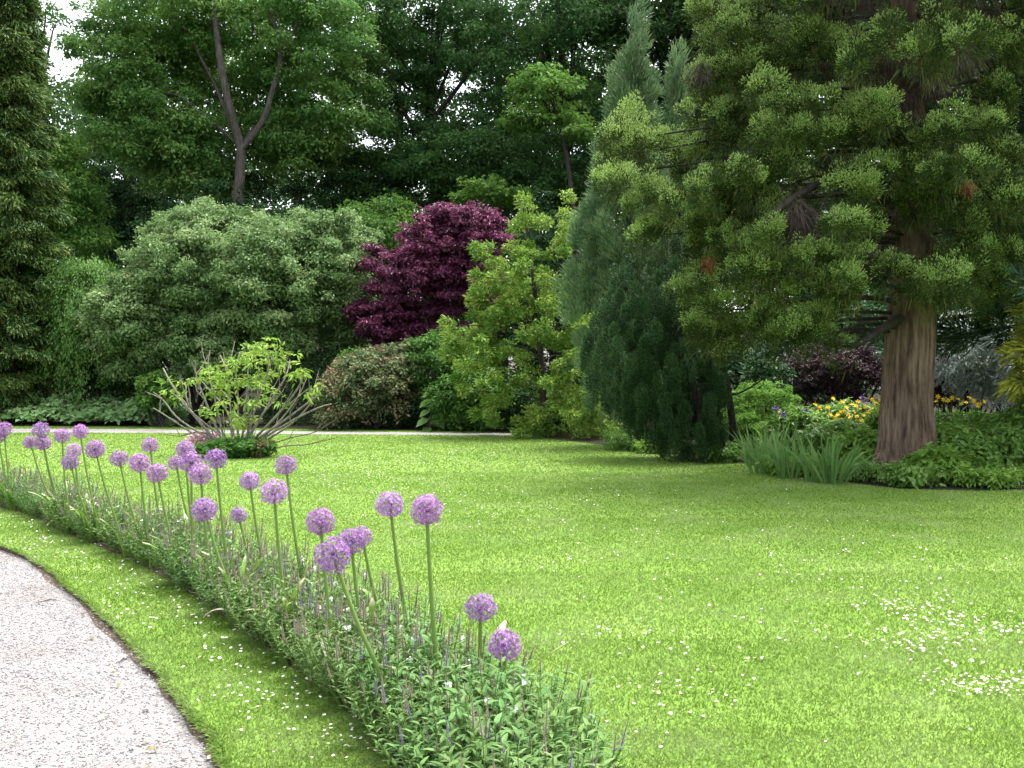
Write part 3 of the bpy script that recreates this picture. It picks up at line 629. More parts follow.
shrub('green_shrub', 'dark low shrub filling the foot between bronze shrub and big-leaved plant', [(408, 412, 28.6, 22, 26, .6, 26)], M['dark_leaf'], .1, .6, 180, (.28, .22), seed=175)
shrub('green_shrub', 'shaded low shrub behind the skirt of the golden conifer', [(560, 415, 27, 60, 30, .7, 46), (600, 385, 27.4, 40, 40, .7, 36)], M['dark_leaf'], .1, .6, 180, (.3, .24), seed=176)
shrub('green_shrub', 'small lime green bush tucked between grey-green and bronze shrubs', [(352, 372, 29.2, 14, 18, .5, 14)], M['midgreen'], .1, .6, 160, (.25, .2), seed=75, bias=.8)
shrub('green_shrub', 'small plain green bush at the left foot of the big grey-green shrub', [(160, 395, 29.4, 22, 20, .6, 18), (310, 408, 28.6, 26, 16, .6, 16)][:1], M['midgreen'], .12, .6, 160, (.28, .22), seed=76, bias=.5)
M['hedge'] = leafmat('hedge_leaf', [(.012, .03, .01), (.022, .05, .015), (.04, .08, .02)], trans=.2)
def hedge():
    rng = np.random.default_rng(77); a, b = W(262, 420, 30.4), W(352, 420, 30.6); O = np.array([(a[0] + b[0]) / 2, 30.8, 0]); root = thing('clipped_hedge', 'dark clipped hedge in the hollow behind the tree peony', 'hedge', None, O)
    cb = MB(); n = 16000; hw = (b[0] - a[0]) / 2; H = 2.15
    P = np.stack([rng.uniform(-hw, hw, n), rng.uniform(-.4, .6, n), rng.uniform(0.02, H, n)], 1)
    fc = rng.integers(0, 3, n); P[fc == 0, 1] = -.4 + rng.normal(size=(fc == 0).sum()) * .05; P[fc == 1, 2] = H + rng.normal(size=(fc == 1).sum()) * .04
    N = norm(np.where((fc == 0)[:, None], np.array([0, -1., .3]), np.array([0, 0, 1.])) + rng.normal(size=(n, 3)) * .5); D0 = rng.normal(size=(n, 3)); D = norm(D0 - N * np.sum(D0 * N, 1, keepdims=True))
    cb.leaves(P, D, N, .09, .05, np.clip(.5 + .25 * rng.normal(size=n), 0, 1)); cb.build('foliage', M['hedge'], root)
hedge()
M['gold'] = leafmat('golden_conifer_spray', [(0.062, 0.150, 0.023), (0.110, 0.216, 0.032), (0.180, 0.286, 0.044), (0.255, 0.339, 0.062)], trans=.3)
def golden_conifer():
    rng = np.random.default_rng(78); b = W(545, 440, 25); O = np.array([b[0], b[1], 0.]); root = thing('golden_conifer', 'loose golden yellow-green conifer with tiered sprays right of the purple maple', 'conifer', None, O)
    tb, cb = MB(), MB(); s = PX(25)
    tips = [  # survey places of the bough ends: (px, py, half width of the spray)
        (522, 205, 8), (524, 225, 12), (518, 245, 18), (530, 262, 22), (555, 238, 14), (566, 232, 10), (495, 268, 14), (484, 258, 9), (478, 252, 5), (510, 285, 26), (545, 285, 28), (500, 305, 20), (480, 285, 10), (530, 315, 34), (560, 320, 26),
        (500, 330, 26), (492, 322, 12), (460, 345, 14), (450, 340, 8), (475, 352, 20), (505, 355, 30), (545, 350, 36), (575, 345, 22), (520, 380, 34), (560, 380, 34), (590, 380, 16), (480, 375, 18), (540, 405, 36), (580, 405, 26), (505, 405, 20),
        (530, 425, 26), (570, 425, 30), (600, 415, 14), (590, 432, 20), (545, 436, 18), (605, 436, 10), (565, 300, 20), (585, 315, 12)]
    tb.tube([(0, 0, -.05), (-.1, 0, 2), (-.3, 0, 4), W(522, 200, 25) - O], [.1, .08, .05, .01], 7, sub=3)
    Cs, Rr = [], []
    for (px, py, hw) in tips:
        for k in range(2 if hw < 10 else 5 if hw < 20 else 9):
            yy = 25 + rng.normal() * min(1.2, .3 + hw * s * .9)
            c = W(px + rng.normal() * hw * .6, py + rng.normal() * 12, yy) - O; c[2] = max(c[2], .1); Cs.append(c); Rr.append(np.array([.20, .20, .18]) * rng.uniform(.7, 1.25))
            if k == 0 and c[2] > .5: limb(tb, rng, (-.07 * c[2], 0, max(.2, c[2] - .25)), c, .02, .006, .03, 4, 5)
    Cs, Rr = np.array(Cs), np.array(Rr); A = norm(Cs * np.array([1, 1, 0]) + np.array([0, 0, .35]) + 1e-3)
    clump_shoots(cb, rng, Cs, A, Rr * .9, 90, .11, .035, .9, (0, 0, -.15), 0, .52, .22, .16)
    clump_leaves(cb, rng, Cs, Rr * 1.05, 70, .09, .6, bias=.55)
    tb.build('trunk', M['bark_dark'], root); cb.build('foliage', M['gold'], root)
golden_conifer()
M['hosta'] = leafmat('big_leaf', [(.09, .19, .045), (.12, .24, .06), (.15, .27, .08)], trans=.3, rough=.4)
def big_leaf_plant():
    rng = np.random.default_rng(79); b = W(430, 432, 27.3); O = np.array([b[0], b[1], 0.]); root = thing('big_leaved_plant', 'upright plant with few big pale heart-shaped leaves by the far path', 'plant', None, O)
    st = MB(); st.tube([(0, 0, -.02), (.02, 0, .6), (0, 0, 1.25)], [.02, .016, .008], 6); st.build('stem', M['midgreen'], root)
    for (x, z, L, dx) in [(-.1, .32, .42, -.9), (.12, .28, .46, .9), (-.06, .55, .34, -.7), (.1, .62, .36, .8), (-.05, .8, .34, -.8), (.06, .86, .38, .7), (0, 1.05, .26, -.5), (.03, 1.15, .22, .6), (.0, .1, .4, -.3)]:
        m = MB(); D = norm(np.array([[dx, -.5, -.25]])); N = norm(np.array([[.15 * dx, -.55, .8]])); D = norm(D - N * np.sum(D * N)); m.fine(np.array([[x * .3, 0, z]]), D, N, L, L * .8, np.array([rng.random()])); m.build('leaf', M['hosta'], root)
big_leaf_plant()

# ------------------------------------------------------------------ tree peony on the lawn
M['peony'] = leafmat('peony_leaf', [(0.112, 0.215, 0.030), (0.172, 0.284, 0.043), (0.249, 0.344, 0.065)], trans=.35)
M['peony_low'] = leafmat('geranium_leaf', [(.06, .16, .035), (.09, .21, .045), (.13, .26, .06)], trans=.45)
M['rust'] = leafmat('rusty_leaf', [(.10, .09, .035), (.16, .11, .05), (.12, .15, .045)], trans=.2)
M['pink'] = leafmat('pink_flower', [(.30, .14, .20), (.52, .30, .38), (.16, .2, .08)], trans=.25)
def tree_peony():
    rng = np.random.default_rng(81); b = G(240, 456); Y0 = b[1]; O = np.array([b[0], b[1], 0.]); root = thing('tree_peony', 'spreading bare-stemmed shrub with lime green leaf tufts alone on the lawn', 'shrub', None, O)
    br = [([(215, 440), (190, 410), (172, 385), (163, 368)], .03), ([(210, 445), (180, 425), (160, 412), (153, 408)], .018), ([(222, 440), (205, 400), (196, 375), (196, 360)], .024), ([(214, 442), (180, 420), (163, 400), (153, 392)], .02), ([(225, 440), (215, 400), (208, 370), (210, 350)], .02), ([(218, 442), (200, 432), (180, 436), (163, 434)], .014),
          ([(232, 442), (230, 400), (226, 370), (220, 355)], .02), ([(238, 442), (238, 400), (236, 370), (240, 352)], .022), ([(242, 442), (246, 400), (248, 370), (250, 350)], .02), ([(244, 444), (258, 400), (268, 370), (268, 350)], .022), ([(246, 444), (268, 405), (285, 378), (290, 360)], .024), ([(250, 444), (280, 412), (300, 385), (303, 372)], .026),
          ([(250, 445), (285, 420), (312, 400), (320, 395)], .026), ([(252, 446), (290, 422), (318, 408), (332, 404)], .024), ([(253, 448), (290, 425), (312, 402), (323, 384)], .022), ([(255, 450), (290, 438), (315, 432), (338, 418)], .012), ([(262, 452), (285, 446), (310, 444), (338, 437)], .014), ([(252, 446), (276, 425), (296, 400), (307, 378)], .02),
          ([(236, 442), (226, 410), (205, 385), (200, 378)], .016), ([(230, 444), (195, 415), (178, 398), (170, 392)], .018), ([(240, 442), (252, 410), (262, 385), (276, 370)], .016), ([(245, 442), (262, 415), (280, 395), (286, 385)], .016)]
    ends = []
    for pts, r in br:
        dy = rng.normal() * .55; m = MB(); k = len(pts)
        q = np.array([W(px, py, Y0 + dy * (i / (k - 1))) for i, (px, py) in enumerate(pts)]) - O
        q = np.concatenate([[np.array([q[0][0] * .35 + rng.normal() * .03, rng.normal() * .05, -.02])], q]); m.tube(q, np.linspace(r * 1.25, r * .45, k + 1), 6, sub=4)
        for _ in range(3):
            j = rng.integers(1, k); a = q[j]; e = a + (q[min(j + 1, k)] - q[j - 1]) * .25 + rng.normal(size=3) * .12 + np.array([0, 0, .18]); m.tube([a, (a + e) / 2 + rng.normal(size=3) * .02, e], [r * .5, r * .4, r * .25], 5)
        m.build('branch', M['bark_pale'] if r > .015 else M['twig'], root); ends.append(q[-1])
    cb = MB(); C = []
    for (px, py, n) in [(262, 352, 5), (245, 362, 5), (280, 362, 5), (250, 350, 3), (275, 348, 4), (232, 368, 4), (212, 372, 5), (202, 378, 3), (222, 378, 4), (290, 362, 2), (305, 372, 4), (300, 375, 3), (315, 395, 3), (172, 386, 2), (180, 393, 3), (240, 385, 5), (255, 380, 5), (268, 375, 3), (230, 400, 3), (250, 405, 4), (215, 395, 3), (225, 385, 4), (272, 395, 4), (236, 420, 5), (250, 425, 4), (205, 410, 2), (265, 385, 3), (222, 410, 3)]:
        for _ in range(n): C.append(W(px + rng.normal() * 5, py + rng.normal() * 4, Y0 + rng.normal() * .45) - O)
    C = np.array(C); K = len(C)
    clump_leaves(cb, rng, C, np.tile([.13, .13, .07], (K, 1)), 15, .13, .34, up=.6, out=.5, bias=.6, var=.25, fine=True)
    cb.build('foliage', M['peony'], root)
    # plants round its foot, each a thing
    for (name, lab, px, py, rx, ry, mat, K, L) in [('low_plant', 'low green leafy clump round the foot of the tree peony', 236, 449, 34, 7, M['peony_low'], 40, .1), ('rusty_plant', 'small rusty brown clump at the right foot of the tree peony', 263, 448, 7, 6, M['rust'], 9, .05), ('pink_plant', 'small dusty pink flowering clump behind the left foot of the tree peony', 205, 440, 14, 6, M['pink'], 14, .05)]:
        shrub(name, lab, [(px, py, Y0 + (-.25 if name != 'pink_plant' else .7), rx, ry, .35, K)], mat, L, .75, 90, (.14, .1), 'plant', None, 82 + K, 4, M['twig'])
tree_peony()

# ------------------------------------------------------------------ cypress, dark yew, slender tree
M['cyp'] = leafmat('blue_cypress_spray', [(0.061, 0.128, 0.057), (0.095, 0.176, 0.074), (0.149, 0.236, 0.101)], tipcol=(.22, .30, .14), tip0=.55, trans=.2)
def plume_tree(name, label, base, envs, mat, bark, seed, n, L, w, A, cl, tr, H, cat='conifer', spreadv=.5, bend=(0, 0, .15), bias=.5, var=.22, shell=.55, lean=0.0, foot=0.0):
    rng = np.random.default_rng(seed); O = np.array([base[0], base[1], 0.]); root = thing(name, label, cat, None, O); tb, cb = MB(), MB()
    tb.tube([(foot, 0, -.05), (foot * .8, 0, H * .2), (lean * .5, 0, H * .5), (lean, 0, H)], [tr, tr * .8, tr * .5, .02], 8, sub=3)
    CC = []
    for (px, py, y, rx, ry, dz, K) in envs:
        c = W(px, py, y); s = PX(y); C = env_clumps(rng, c, np.array([rx * s, dz, ry * s]), K, shell) - O; C[:, 2] = np.maximum(C[:, 2], .12); CC.append(C)
    C = np.concatenate(CC); out = norm(C * np.array([1, 1, 0]) + 1e-3); Ax = norm(out * A[0] + np.array([0, 0, A[1]]) + rng.normal(size=C.shape) * .15)
    rr = np.array(cl)[None] * rng.uniform(.7, 1.35, (len(C), 1))
    clump_shoots(cb, rng, C, Ax, rr, n, L, w, spreadv, bend, 0, bias, var, .16)
    for i in rng.permutation(len(C))[:12]: limb(tb, rng, (lean * .3, 0, max(.1, C[i][2] * .75)), C[i], .03, .01, 0, 4, 5)
    tb.build('trunk', bark, root); cb.build('foliage', mat, root)
plume_tree('cypress', 'tall pointed blue-grey cypress rising between golden conifer and red-barked conifer', W(632, 445, 21.5), [(634, 60, 21.5, 9, 50, .25, 12), (633, 110, 21.5, 24, 50, .5, 34), (630, 170, 21.5, 36, 50, .75, 54), (622, 230, 21.5, 48, 55, 1.0, 70), (614, 300, 21.5, 50, 60, 1.05, 70), (625, 370, 21.5, 46, 55, 1.0, 50)],
    M['cyp'], M['bark_dark'], 91, 230, .12, .018, (.8, .8), (.20, .20, .26), .14, 9, lean=0)
plume_tree('cypress', 'slim blue-grey cypress spire half hidden right of the tall cypress', W(678, 440, 22.5), [(678, 75, 22.5, 4, 22, .12, 6), (678, 110, 22.5, 9, 40, .2, 14), (678, 180, 22.5, 16, 70, .4, 26), (680, 300, 22.5, 24, 100, .6, 34)], M['cyp'], M['bark_dark'], 92, 200, .12, .018, (.5, .9), (.16, .16, .26), .09, 8)
M['yew'] = leafmat('dark_juniper_spray', [(.008, .026, .009), (.014, .04, .014), (.026, .062, .02)], tipcol=(.085, .175, .055), tip0=.45, trans=.15)
plume_tree('dark_juniper', 'dense dark green juniper with plume-like sprays at the lawn edge', W(690, 462, 18.2), [(655, 300, 18.6, 46, 55, .8, 55), (638, 358, 18.4, 54, 58, .95, 75), (668, 395, 18.2, 54, 46, .95, 75), (688, 432, 18.0, 34, 28, .65, 44), (675, 255, 18.8, 30, 30, .6, 20), (695, 350, 18.8, 30, 60, .8, 36), (660, 350, 18.5, 30, 45, .5, 30)],
    M['yew'], M['bark_dark'], 93, 400, .05, .0125, (.75, .8), (.105, .105, .20), .1, 3.6, foot=.25, var=.34, shell=.93, spreadv=.8)
def slender_tree():
    b = G(735, 458); broadleaf('slender_tree', 'slender dark-stemmed small tree just right of the dark juniper', 0, b[1], [(735, 458, b[1]), (731, 410, b[1]), (724, 372, b[1]), (716, 345, b[1])],
        [(725, 345, b[1], 34, 22, .7, 16), (765, 375, b[1] + .2, 18, 10, .4, 5)], M['dark_leaf'], M['bark_dark'], L=.09, n=110, cr=(.26, .14), seed=94, limbs=9, tr=.065, extra=[([(729, 395, b[1]), (742, 392, b[1]), (762, 380, b[1] + .1)], .025, .01)], bias=.5)
slender_tree()

# ------------------------------------------------------------------ the big red-barked conifer
M['crypt'] = leafmat('red_cedar_shoot', [(.013, .030, .007), (.027, .056, .011), (.055, .088, .016), (.10, .125, .024)], trans=.2)
M['crypt_new_lit'] = leafmat('red_cedar_new_lit_shoot', [(.085, .155, .026), (.14, .225, .04), (.22, .30, .06)], tipcol=(.40, .56, .18), tip0=.2, trans=.4)  # young growth; its paler green also paints light on upper and left puffs
M['crypt_droop'] = leafmat('red_cedar_hanging_shoot', [(.028, .045, .010), (.058, .078, .015), (.115, .125, .024)], trans=.2)
M['dead'] = leafmat('dead_brown_spray', [(.035, .024, .023), (.065, .045, .044), (.11, .08, .08)], trans=.05, rough=.9)
M['rustspray'] = leafmat('rust_red_spray', [(.10, .03, .012), (.16, .05, .02)], trans=.1)
def red_conifer():
    rng = np.random.default_rng(101); g = G(907, 478); O = np.array([g[0], g[1], 0.]); Y0 = g[1]
    root = thing('red_barked_conifer', 'huge conifer with thick red-brown trunk and puffy olive boughs', 'conifer', None, O)
    tb = MB(); s = PX(Y0)
    ctr = [W(907, 400, Y0) - O, W(911, 330, Y0) - O, W(914, 250, Y0) - O, W(908, 120, Y0) - O, W(904, 0, Y0) - O]
    pts = [np.array([-.02, 0, -.1]), np.array([-.01, 0, .12]), np.array([0, 0, .45])] + ctr + [np.array([-.1, 0, 10]), np.array([-.1, 0, 13.5])]
    tb.tube(pts, [.72, .53, .405, .355, .34, .31, .24, .2, .12, .02], 110, 0, .011, rng, flute=.09, sub=9)
    tb.build('trunk', M['bark_cedar'], root)
    bb = MB(); Cs, As, Rs, Kd, dead = [], [], [], [], []
    def outer(h):      # bough reach by height
        return np.interp(h, [2.2, 3.0, 4.2, 4.9, 5.4, 7.7, 8.7, 10, 12, 13.5], [2.4, 3.1, 3.9, 4.3, 2.7, 2.7, 3.4, 3.2, 2.0, .4])
    nb = 84
    for i in range(nb):
        z = 2.9 + 10.4 * ((i + .5) / nb) ** 1.15; a = i * 2.39996 + rng.normal() * .2
        Ln = outer(z) * rng.uniform(.8, 1.06)
        if math.sin(a) < -.5 and z < 5.6: continue
        if math.cos(a) > .3 and z < 6.6: continue
        if math.cos(a) < 0 and z < 6 and i % 2: continue
        dv = np.array([math.cos(a), math.sin(a), rng.normal() * .09])
        def at(t): return np.array([0, 0, z]) + dv * Ln * t + np.array([0, 0, Ln * (-.14 * t + .10 * t ** 3)]) + np.array([0, 0, .12 * Ln * math.sin(t * 3)])
        ts = np.linspace(0, 1, 7); q = np.array([at(t) for t in ts]); q[1:-1] += rng.normal(size=(5, 3)) * .11
        bb.tube(q, np.linspace(rng.uniform(.022, .045), .007, 7), 6, sub=3)
        k = int(5 + Ln * 2.6)
        for j in range(k):
            t = .62 + .4 * (j + rng.random()) / k; side = rng.normal() * .15 * Ln * (1.15 - abs(t - .75))
            p = at(min(t, 1.03)) + np.array([-dv[1], dv[0], 0]) * side + np.array([0, 0, rng.normal() * .12 + .08])
            ax = norm((dv * .6 + np.array([-dv[1], dv[0], 0]) * side * .6 + np.array([0, 0, .75]) + rng.normal(size=3) * .15)[None])[0]
            Cs.append(p); As.append(ax); Rs.append(rng.uniform(.2, .36)); Kd.append(t)
        for j in range(4): dead.append(at(rng.uniform(.12, .6)) + rng.normal(size=3) * np.array([.22, .22, .12]))
    # boughs the photograph shows plainly: the puffy ones hanging over the lawn at the left
    for (px, py, dy) in [(625, 140, 0), (655, 150, .3), (610, 175, .2), (640, 200, -.3), (690, 165, .5), (665, 235, 0), (720, 205, -.6), (705, 235, -.3), (745, 205, -.9), (770, 240, -1.2), (735, 250, -.8), (760, 275, -1.0), (700, 290, 0), (735, 310, -.5), (770, 320, -.6), (810, 275, -1.3), (835, 265, -1.2), (850, 290, -1.2), (815, 310, -1), (745, 340, -.2), (780, 345, -.4), (830, 335, -.8), (715, 330, 0), (850, 230, -1.4), (940, 140, -1.4), (965, 170, -1.3), (930, 170, -1.5), (990, 190, -1), (955, 200, -1.2), (718, 108, .5), (728, 60, .3), (722, 20, .2), (724, 85, .2), (735, 25, .0), (745, 75, -.3), (780, 70, -.6), (745, 125, -.2), (770, 160, -.8), (722, 130, .2), (760, 40, -.4), (820, 40, -1), (850, 50, -1.2), (905, 285, -1.2), (912, 215, -1.0), (900, 175, -1.1), (915, 150, -.9), (945, 290, -1.0), (975, 240, -.9), (980, 130, -.9), (1010, 60, -.7), (960, 20, -.9), (1000, 160, -.6), (990, 100, -.6), (870, 185, -1.5), (880, 120, -1.3), (860, 130, -1.3), (830, 130, -1.3), (800, 150, -1.3), (790, 110, -1.1), (1000, 260, -.8), (960, 265, -.9), (985, 300, -.6), (1010, 220, -.6)]:
        c = W(px, py, Y0 + dy) - O; rad = c * np.array([1, 1, 0]); dv = norm(rad[None])[0]
        for j in range(4):
            Cs.append(c + rng.normal(size=3) * np.array([.17, .22, .13])); As.append(norm((dv * .7 + np.array([0, -.2, .65]) + rng.normal(size=3) * .15)[None])[0]); Rs.append(rng.uniform(.24, .38)); Kd.append(1)
        st = np.array([0, 0, max(2.2, c[2] - .1 + .1 * np.linalg.norm(rad))]); bb.tube([st, (st + c) / 2 + np.array([0, 0, .1]) + rng.normal(size=3) * .05, c], [.032, .022, .01], 6, sub=3)
    # stout bare limb seen in the crown
    bb.tube(np.array([W(893, 205, Y0 - .3), W(860, 190, Y0 - .8), W(830, 165, Y0 - 1.1), W(800, 120, Y0 - 1.3)]) - O, [.09, .075, .06, .03], 8, sub=3)
    bb.tube(np.array([W(895, 165, Y0 - .2), W(840, 175, Y0 - .9), W(790, 200, Y0 - 1.5), W(765, 225, Y0 - 1.6)]) - O, [.08, .06, .05, .03], 8, sub=3)
    bb.tube(np.array([W(900, 318, Y0 - .2), W(880, 330, Y0 - .5), W(855, 345, Y0 - .7), W(835, 342, Y0 - .8)]) - O, [.07, .055, .045, .02], 8, sub=3)
    bb.build('boughs', M['bark_dark'], root)
    Cs, As, Rs, Kd = np.array(Cs), np.array(As), np.array(Rs), np.array(Kd)
    cb = MB()
    Rr = Rs[:, None] * np.array([1, 1, .85])
    # puffs: short upright shoots on a rounded clump
    # each puff is a handful of rounded knobs of very short needled shoots
    kc, ka, kr, kt = [], [], [], []
    for c, ax, r, kd in zip(Cs, As, Rs, Kd):
        m = int(10 + 44 * r); d = norm(runit(rng, m) + .75 * ax); tt = np.clip(.45 + .25 * rng.normal(), 0, 1)
        kc.append(c + d * r * rng.uniform(.55, 1.0, (m, 1))); ka.append(norm(d + np.array([0, 0, .4]))); kr.append(rng.uniform(.07, .12, m) * (.7 + r)); kt.append((d[:, 2] > .2) & (rng.random(m) < (.92 if kd == 1 and c[0] < -.8 else .65 if kd == 1 else .3)))  # upward knobs, mostly on left puffs, take the paler sunlit colour
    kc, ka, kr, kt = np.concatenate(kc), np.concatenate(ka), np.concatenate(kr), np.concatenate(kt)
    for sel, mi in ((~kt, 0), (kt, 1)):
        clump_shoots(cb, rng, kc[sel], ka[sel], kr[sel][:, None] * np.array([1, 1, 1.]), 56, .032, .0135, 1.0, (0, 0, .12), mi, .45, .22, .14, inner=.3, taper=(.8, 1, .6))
    cb.build('foliage', [M['crypt'], M['crypt_new_lit']], root)
    db = MB(); low = Cs - np.array([0, 0, .15]); sel = rng.random(len(Cs)) < .75
    clump_shoots(db, rng, low[sel], norm(As[sel] * np.array([.7, .7, 0]) + np.array([0, 0, -.55])), Rr[sel] * .8, 48, .12, .0085, .7, (0, 0, -.35), 0, .45, .25, .15, taper=(.4, 1, .9, .3))
    db.build('hanging_sprays', M['crypt_droop'], root)
    for (px, py, dy, k) in [(800, 215, -1.4, 8), (960, 55, -1.0, 10), (900, 60, -.6, 8), (930, 45, -.9, 8), (890, 110, -.6, 8), (700, 60, .0, 3), (930, 80, -.8, 8), (860, 30, -.8, 4), (900, 215, -.7, 2), (740, 205, -.8, 2)]:
        for _ in range(k): dead.append(W(px + rng.normal() * 14, py + rng.normal() * 8, Y0 + dy + rng.normal() * .2) - O)
    dead = np.array(dead); mb = MB(); A = norm(np.tile([0, 0, -1.], (len(dead), 1)) + rng.normal(size=(len(dead), 3)) * .3)
    clump_shoots(mb, rng, dead, A, np.tile([.16, .16, .16], (len(dead), 1)), 75, .17, .008, .65, (0, 0, -.3)); mb.build('dead_sprays', M['dead'], root)
    for C in (W(968, 187, Y0 - 1.6), W(708, 262, Y0 - .8)):
        mb = MB(); clump_shoots(mb, rng, np.array([C - O]), np.array([[0, 0, -1.]]), np.array([[.08, .08, .11]]), 90, .09, .014, .7, (0, 0, -.2)); mb.build('rusty_spray', M['rustspray'], root)
red_conifer()
M['blue_con'] = leafmat('blue_green_conifer_shoot', [(.016, .04, .02), (.028, .062, .03), (.05, .09, .042)], tipcol=(.07, .125, .06), tip0=.6, trans=.15)
p = W(1085, 470, 17.2)
conifer_boughs('blue_green_conifer', 'dark blue-green conifer overhanging from beyond the right edge', p, 12, lambda h: 3.0 * (1 - h) ** .5 + .3, M['blue_con'], M['bark_dark'], 165, 103, shoots=170, L=.16, w=.03, bend=(0, 0, .1), cl=(.3, .3, .2), tr=.26, up=-.1, per=6, cat='conifer', zmin=2.4, spreadv=1.0, tipup=.1)
M['gold_side'] = leafmat('bright_gold_spray', [(.15, .2, .022), (.24, .27, .03), (.33, .33, .045)], trans=.2)
p = W(1070, 480, 15.0)
conifer_boughs('golden_bush_conifer', 'small bright gold conifer just showing at the right edge', p, 3.1, lambda h: .95 * (1 - h) ** .4, M['gold_side'], M['bark_dark'], 40, 104, shoots=80, L=.14, w=.03, bend=(0, 0, -.1), cl=(.18, .18, .12), tr=.06, per=4, zmin=1.2)

# ------------------------------------------------------------------ the border at the right
M['dome'] = leafmat('lime_dome_leaf', [(.08, .19, .025), (.12, .25, .035), (.17, .31, .05)], trans=.45)
shrub('dome_shrub', 'bright green rounded bush behind the sword-leaved irises', [(762, 408, 21, 34, 24, .7, 46), (745, 425, 20.5, 20, 18, .5, 16)], M['dome'], .06, .4, 260, (.2, .13), seed=111, bias=.5)
M['purpleshrub'] = leafmat('dusky_purple_leaf', [(.022, .011, .016), (.04, .02, .027), (.06, .033, .038)], trans=.2)
shrub('purple_shrub', 'dusky purple shrub behind the yellow lilies left of the thick trunk', [(835, 372, 22, 48, 26, .9, 50)], M['purpleshrub'], .08, .55, 200, (.24, .18), seed=112)
shrub('purple_shrub', 'dusky purple shrub behind the border right of the thick trunk', [(950, 378, 22.5, 40, 26, .9, 44)], M['purpleshrub'], .08, .55, 200, (.24, .18), seed=113)
M['silver'] = leafmat('silver_leaf', [(.24, .29, .25), (.36, .41, .37), (.50, .54, .51)], trans=.3)
def silver_shrub():
    rng = np.random.default_rng(114); o = shrub('silver_shrub', 'silvery willow-leaved shrub right of the thick trunk under the boughs', [(970, 355, 21, 42, 40, .9, 60), (1000, 385, 20.6, 30, 30, .8, 30)], M['silver'], .16, .22, 110, (.26, .2), seed=114, droop=.9)
silver_shrub()
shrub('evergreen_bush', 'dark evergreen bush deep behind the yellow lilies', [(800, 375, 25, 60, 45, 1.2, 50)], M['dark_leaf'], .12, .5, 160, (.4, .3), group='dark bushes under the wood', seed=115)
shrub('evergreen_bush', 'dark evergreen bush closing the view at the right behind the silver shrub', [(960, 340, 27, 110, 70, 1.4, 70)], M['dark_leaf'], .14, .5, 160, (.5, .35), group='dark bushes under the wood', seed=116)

M['iris'] = leafmat('iris_blade', [(0.077, 0.171, 0.045), (0.113, 0.221, 0.059), (0.162, 0.270, 0.081)], trans=.42, rough=.4)
M['iris_fl'] = leafmat('iris_flower', [(.07, .025, .16), (.13, .05, .26), (.2, .11, .36)], trans=.25)
M['lily'] = leafmat('yellow_lily', [(.68, .45, .012), (.76, .55, .02), (.80, .62, .045)], trans=.25)
M['peren'] = leafmat('perennial_leaf', [(.08, .185, .03), (.125, .255, .042), (.19, .32, .065)], trans=.5, rough=.4, spec=.5)
M['peren_b'] = leafmat('fresh_perennial_leaf', [(.10, .21, .03), (.15, .285, .045), (.22, .35, .07)], trans=.5)
M['lav'] = leafmat('mauve_flower', [(.22, .14, .34), (.34, .22, .46)], trans=.25)
def blades(mb, rng, n, H, w, r, lean=.35, mat=0):
    a = rng.uniform(0, 6.283, n); P = np.stack([np.cos(a) * r * rng.random(n), np.sin(a) * r * rng.random(n), np.zeros(n)], 1)
    D = norm(np.stack([np.cos(a) * lean * rng.random(n), np.sin(a) * lean * rng.random(n), np.ones(n)], 1)); B = np.stack([np.cos(a), np.sin(a), -np.ones(n) * .7], 1) * (rng.random(n) ** 2 * .5)[:, None]
    S = norm(np.cross(D, runit(rng, n) * np.array([1, 1, .1])))
    mb.strips(P, D, B, H * rng.uniform(.6, 1.1, n), w, np.clip(.5 + .25 * rng.normal(size=n), 0, 1), rng, mat, (.7, 1, .95, .75, .08), S)
def flower6(mb, rng, c, r, mat=0, n=6, up=.5):
    a = np.linspace(0, 6.283, n, endpoint=False) + rng.random(); ax = norm((np.array([0, -.6, .7]) + rng.normal(size=3) * .4)[None])[0]; e1 = norm(np.cross(ax, [0, 0, 1.01])[None])[0]; e2 = np.cross(ax, e1)
    D = norm(np.cos(a)[:, None] * e1 + np.sin(a)[:, None] * e2 + up * ax); N = norm(ax + -.4 * D); mb.fine(np.tile(c, (n, 1)), D, N, r, r * .5, rng.random(n), mat, .1, .3)
def irises():
    spots = [(765, 474, 'leftmost sword-leaved iris clump beside the slender tree', 0), (788, 478, 'grey-green sword-leaved iris clump leaning over the lawn edge', 1), (815, 482, 'wide sword-leaved iris clump with bent blades at the lawn edge', 0), (832, 484, 'pale upright sword-leaved iris clump left of the thick trunk', 0), (800, 466, 'iris clump with a deep purple bloom standing behind the wide clump', 1), (775, 462, 'iris clump with a violet bloom beside the rounded bush', 1), (757, 466, 'thin iris clump at the foot of the rounded bush', 0)]
    for i, (px, py, lab, fl) in enumerate(spots):
        rng = np.random.default_rng(120 + i); g = G(px, py); root = thing('iris', lab, 'plant', 'sword-leaved irises in the right border', g); m = MB(); blades(m, rng, 32, .78, .038, .22, .55); m.build('leaves', M['iris'], root)
        if fl:
            st = MB(); x = rng.normal() * .08; st.tube([(0, 0, 0), (x * .6, 0, .5), (x, 0, .93)], [.009, .008, .006], 5); st.build('stem', M['iris'], root)
            f = MB(); flower6(f, rng, np.array([x, 0, .95]), .075, 0, 6, .1); flower6(f, rng, np.array([x, 0, .96]), .065, 0, 4, 1.2); f.build('flower', M['iris_fl'], root)
irises()
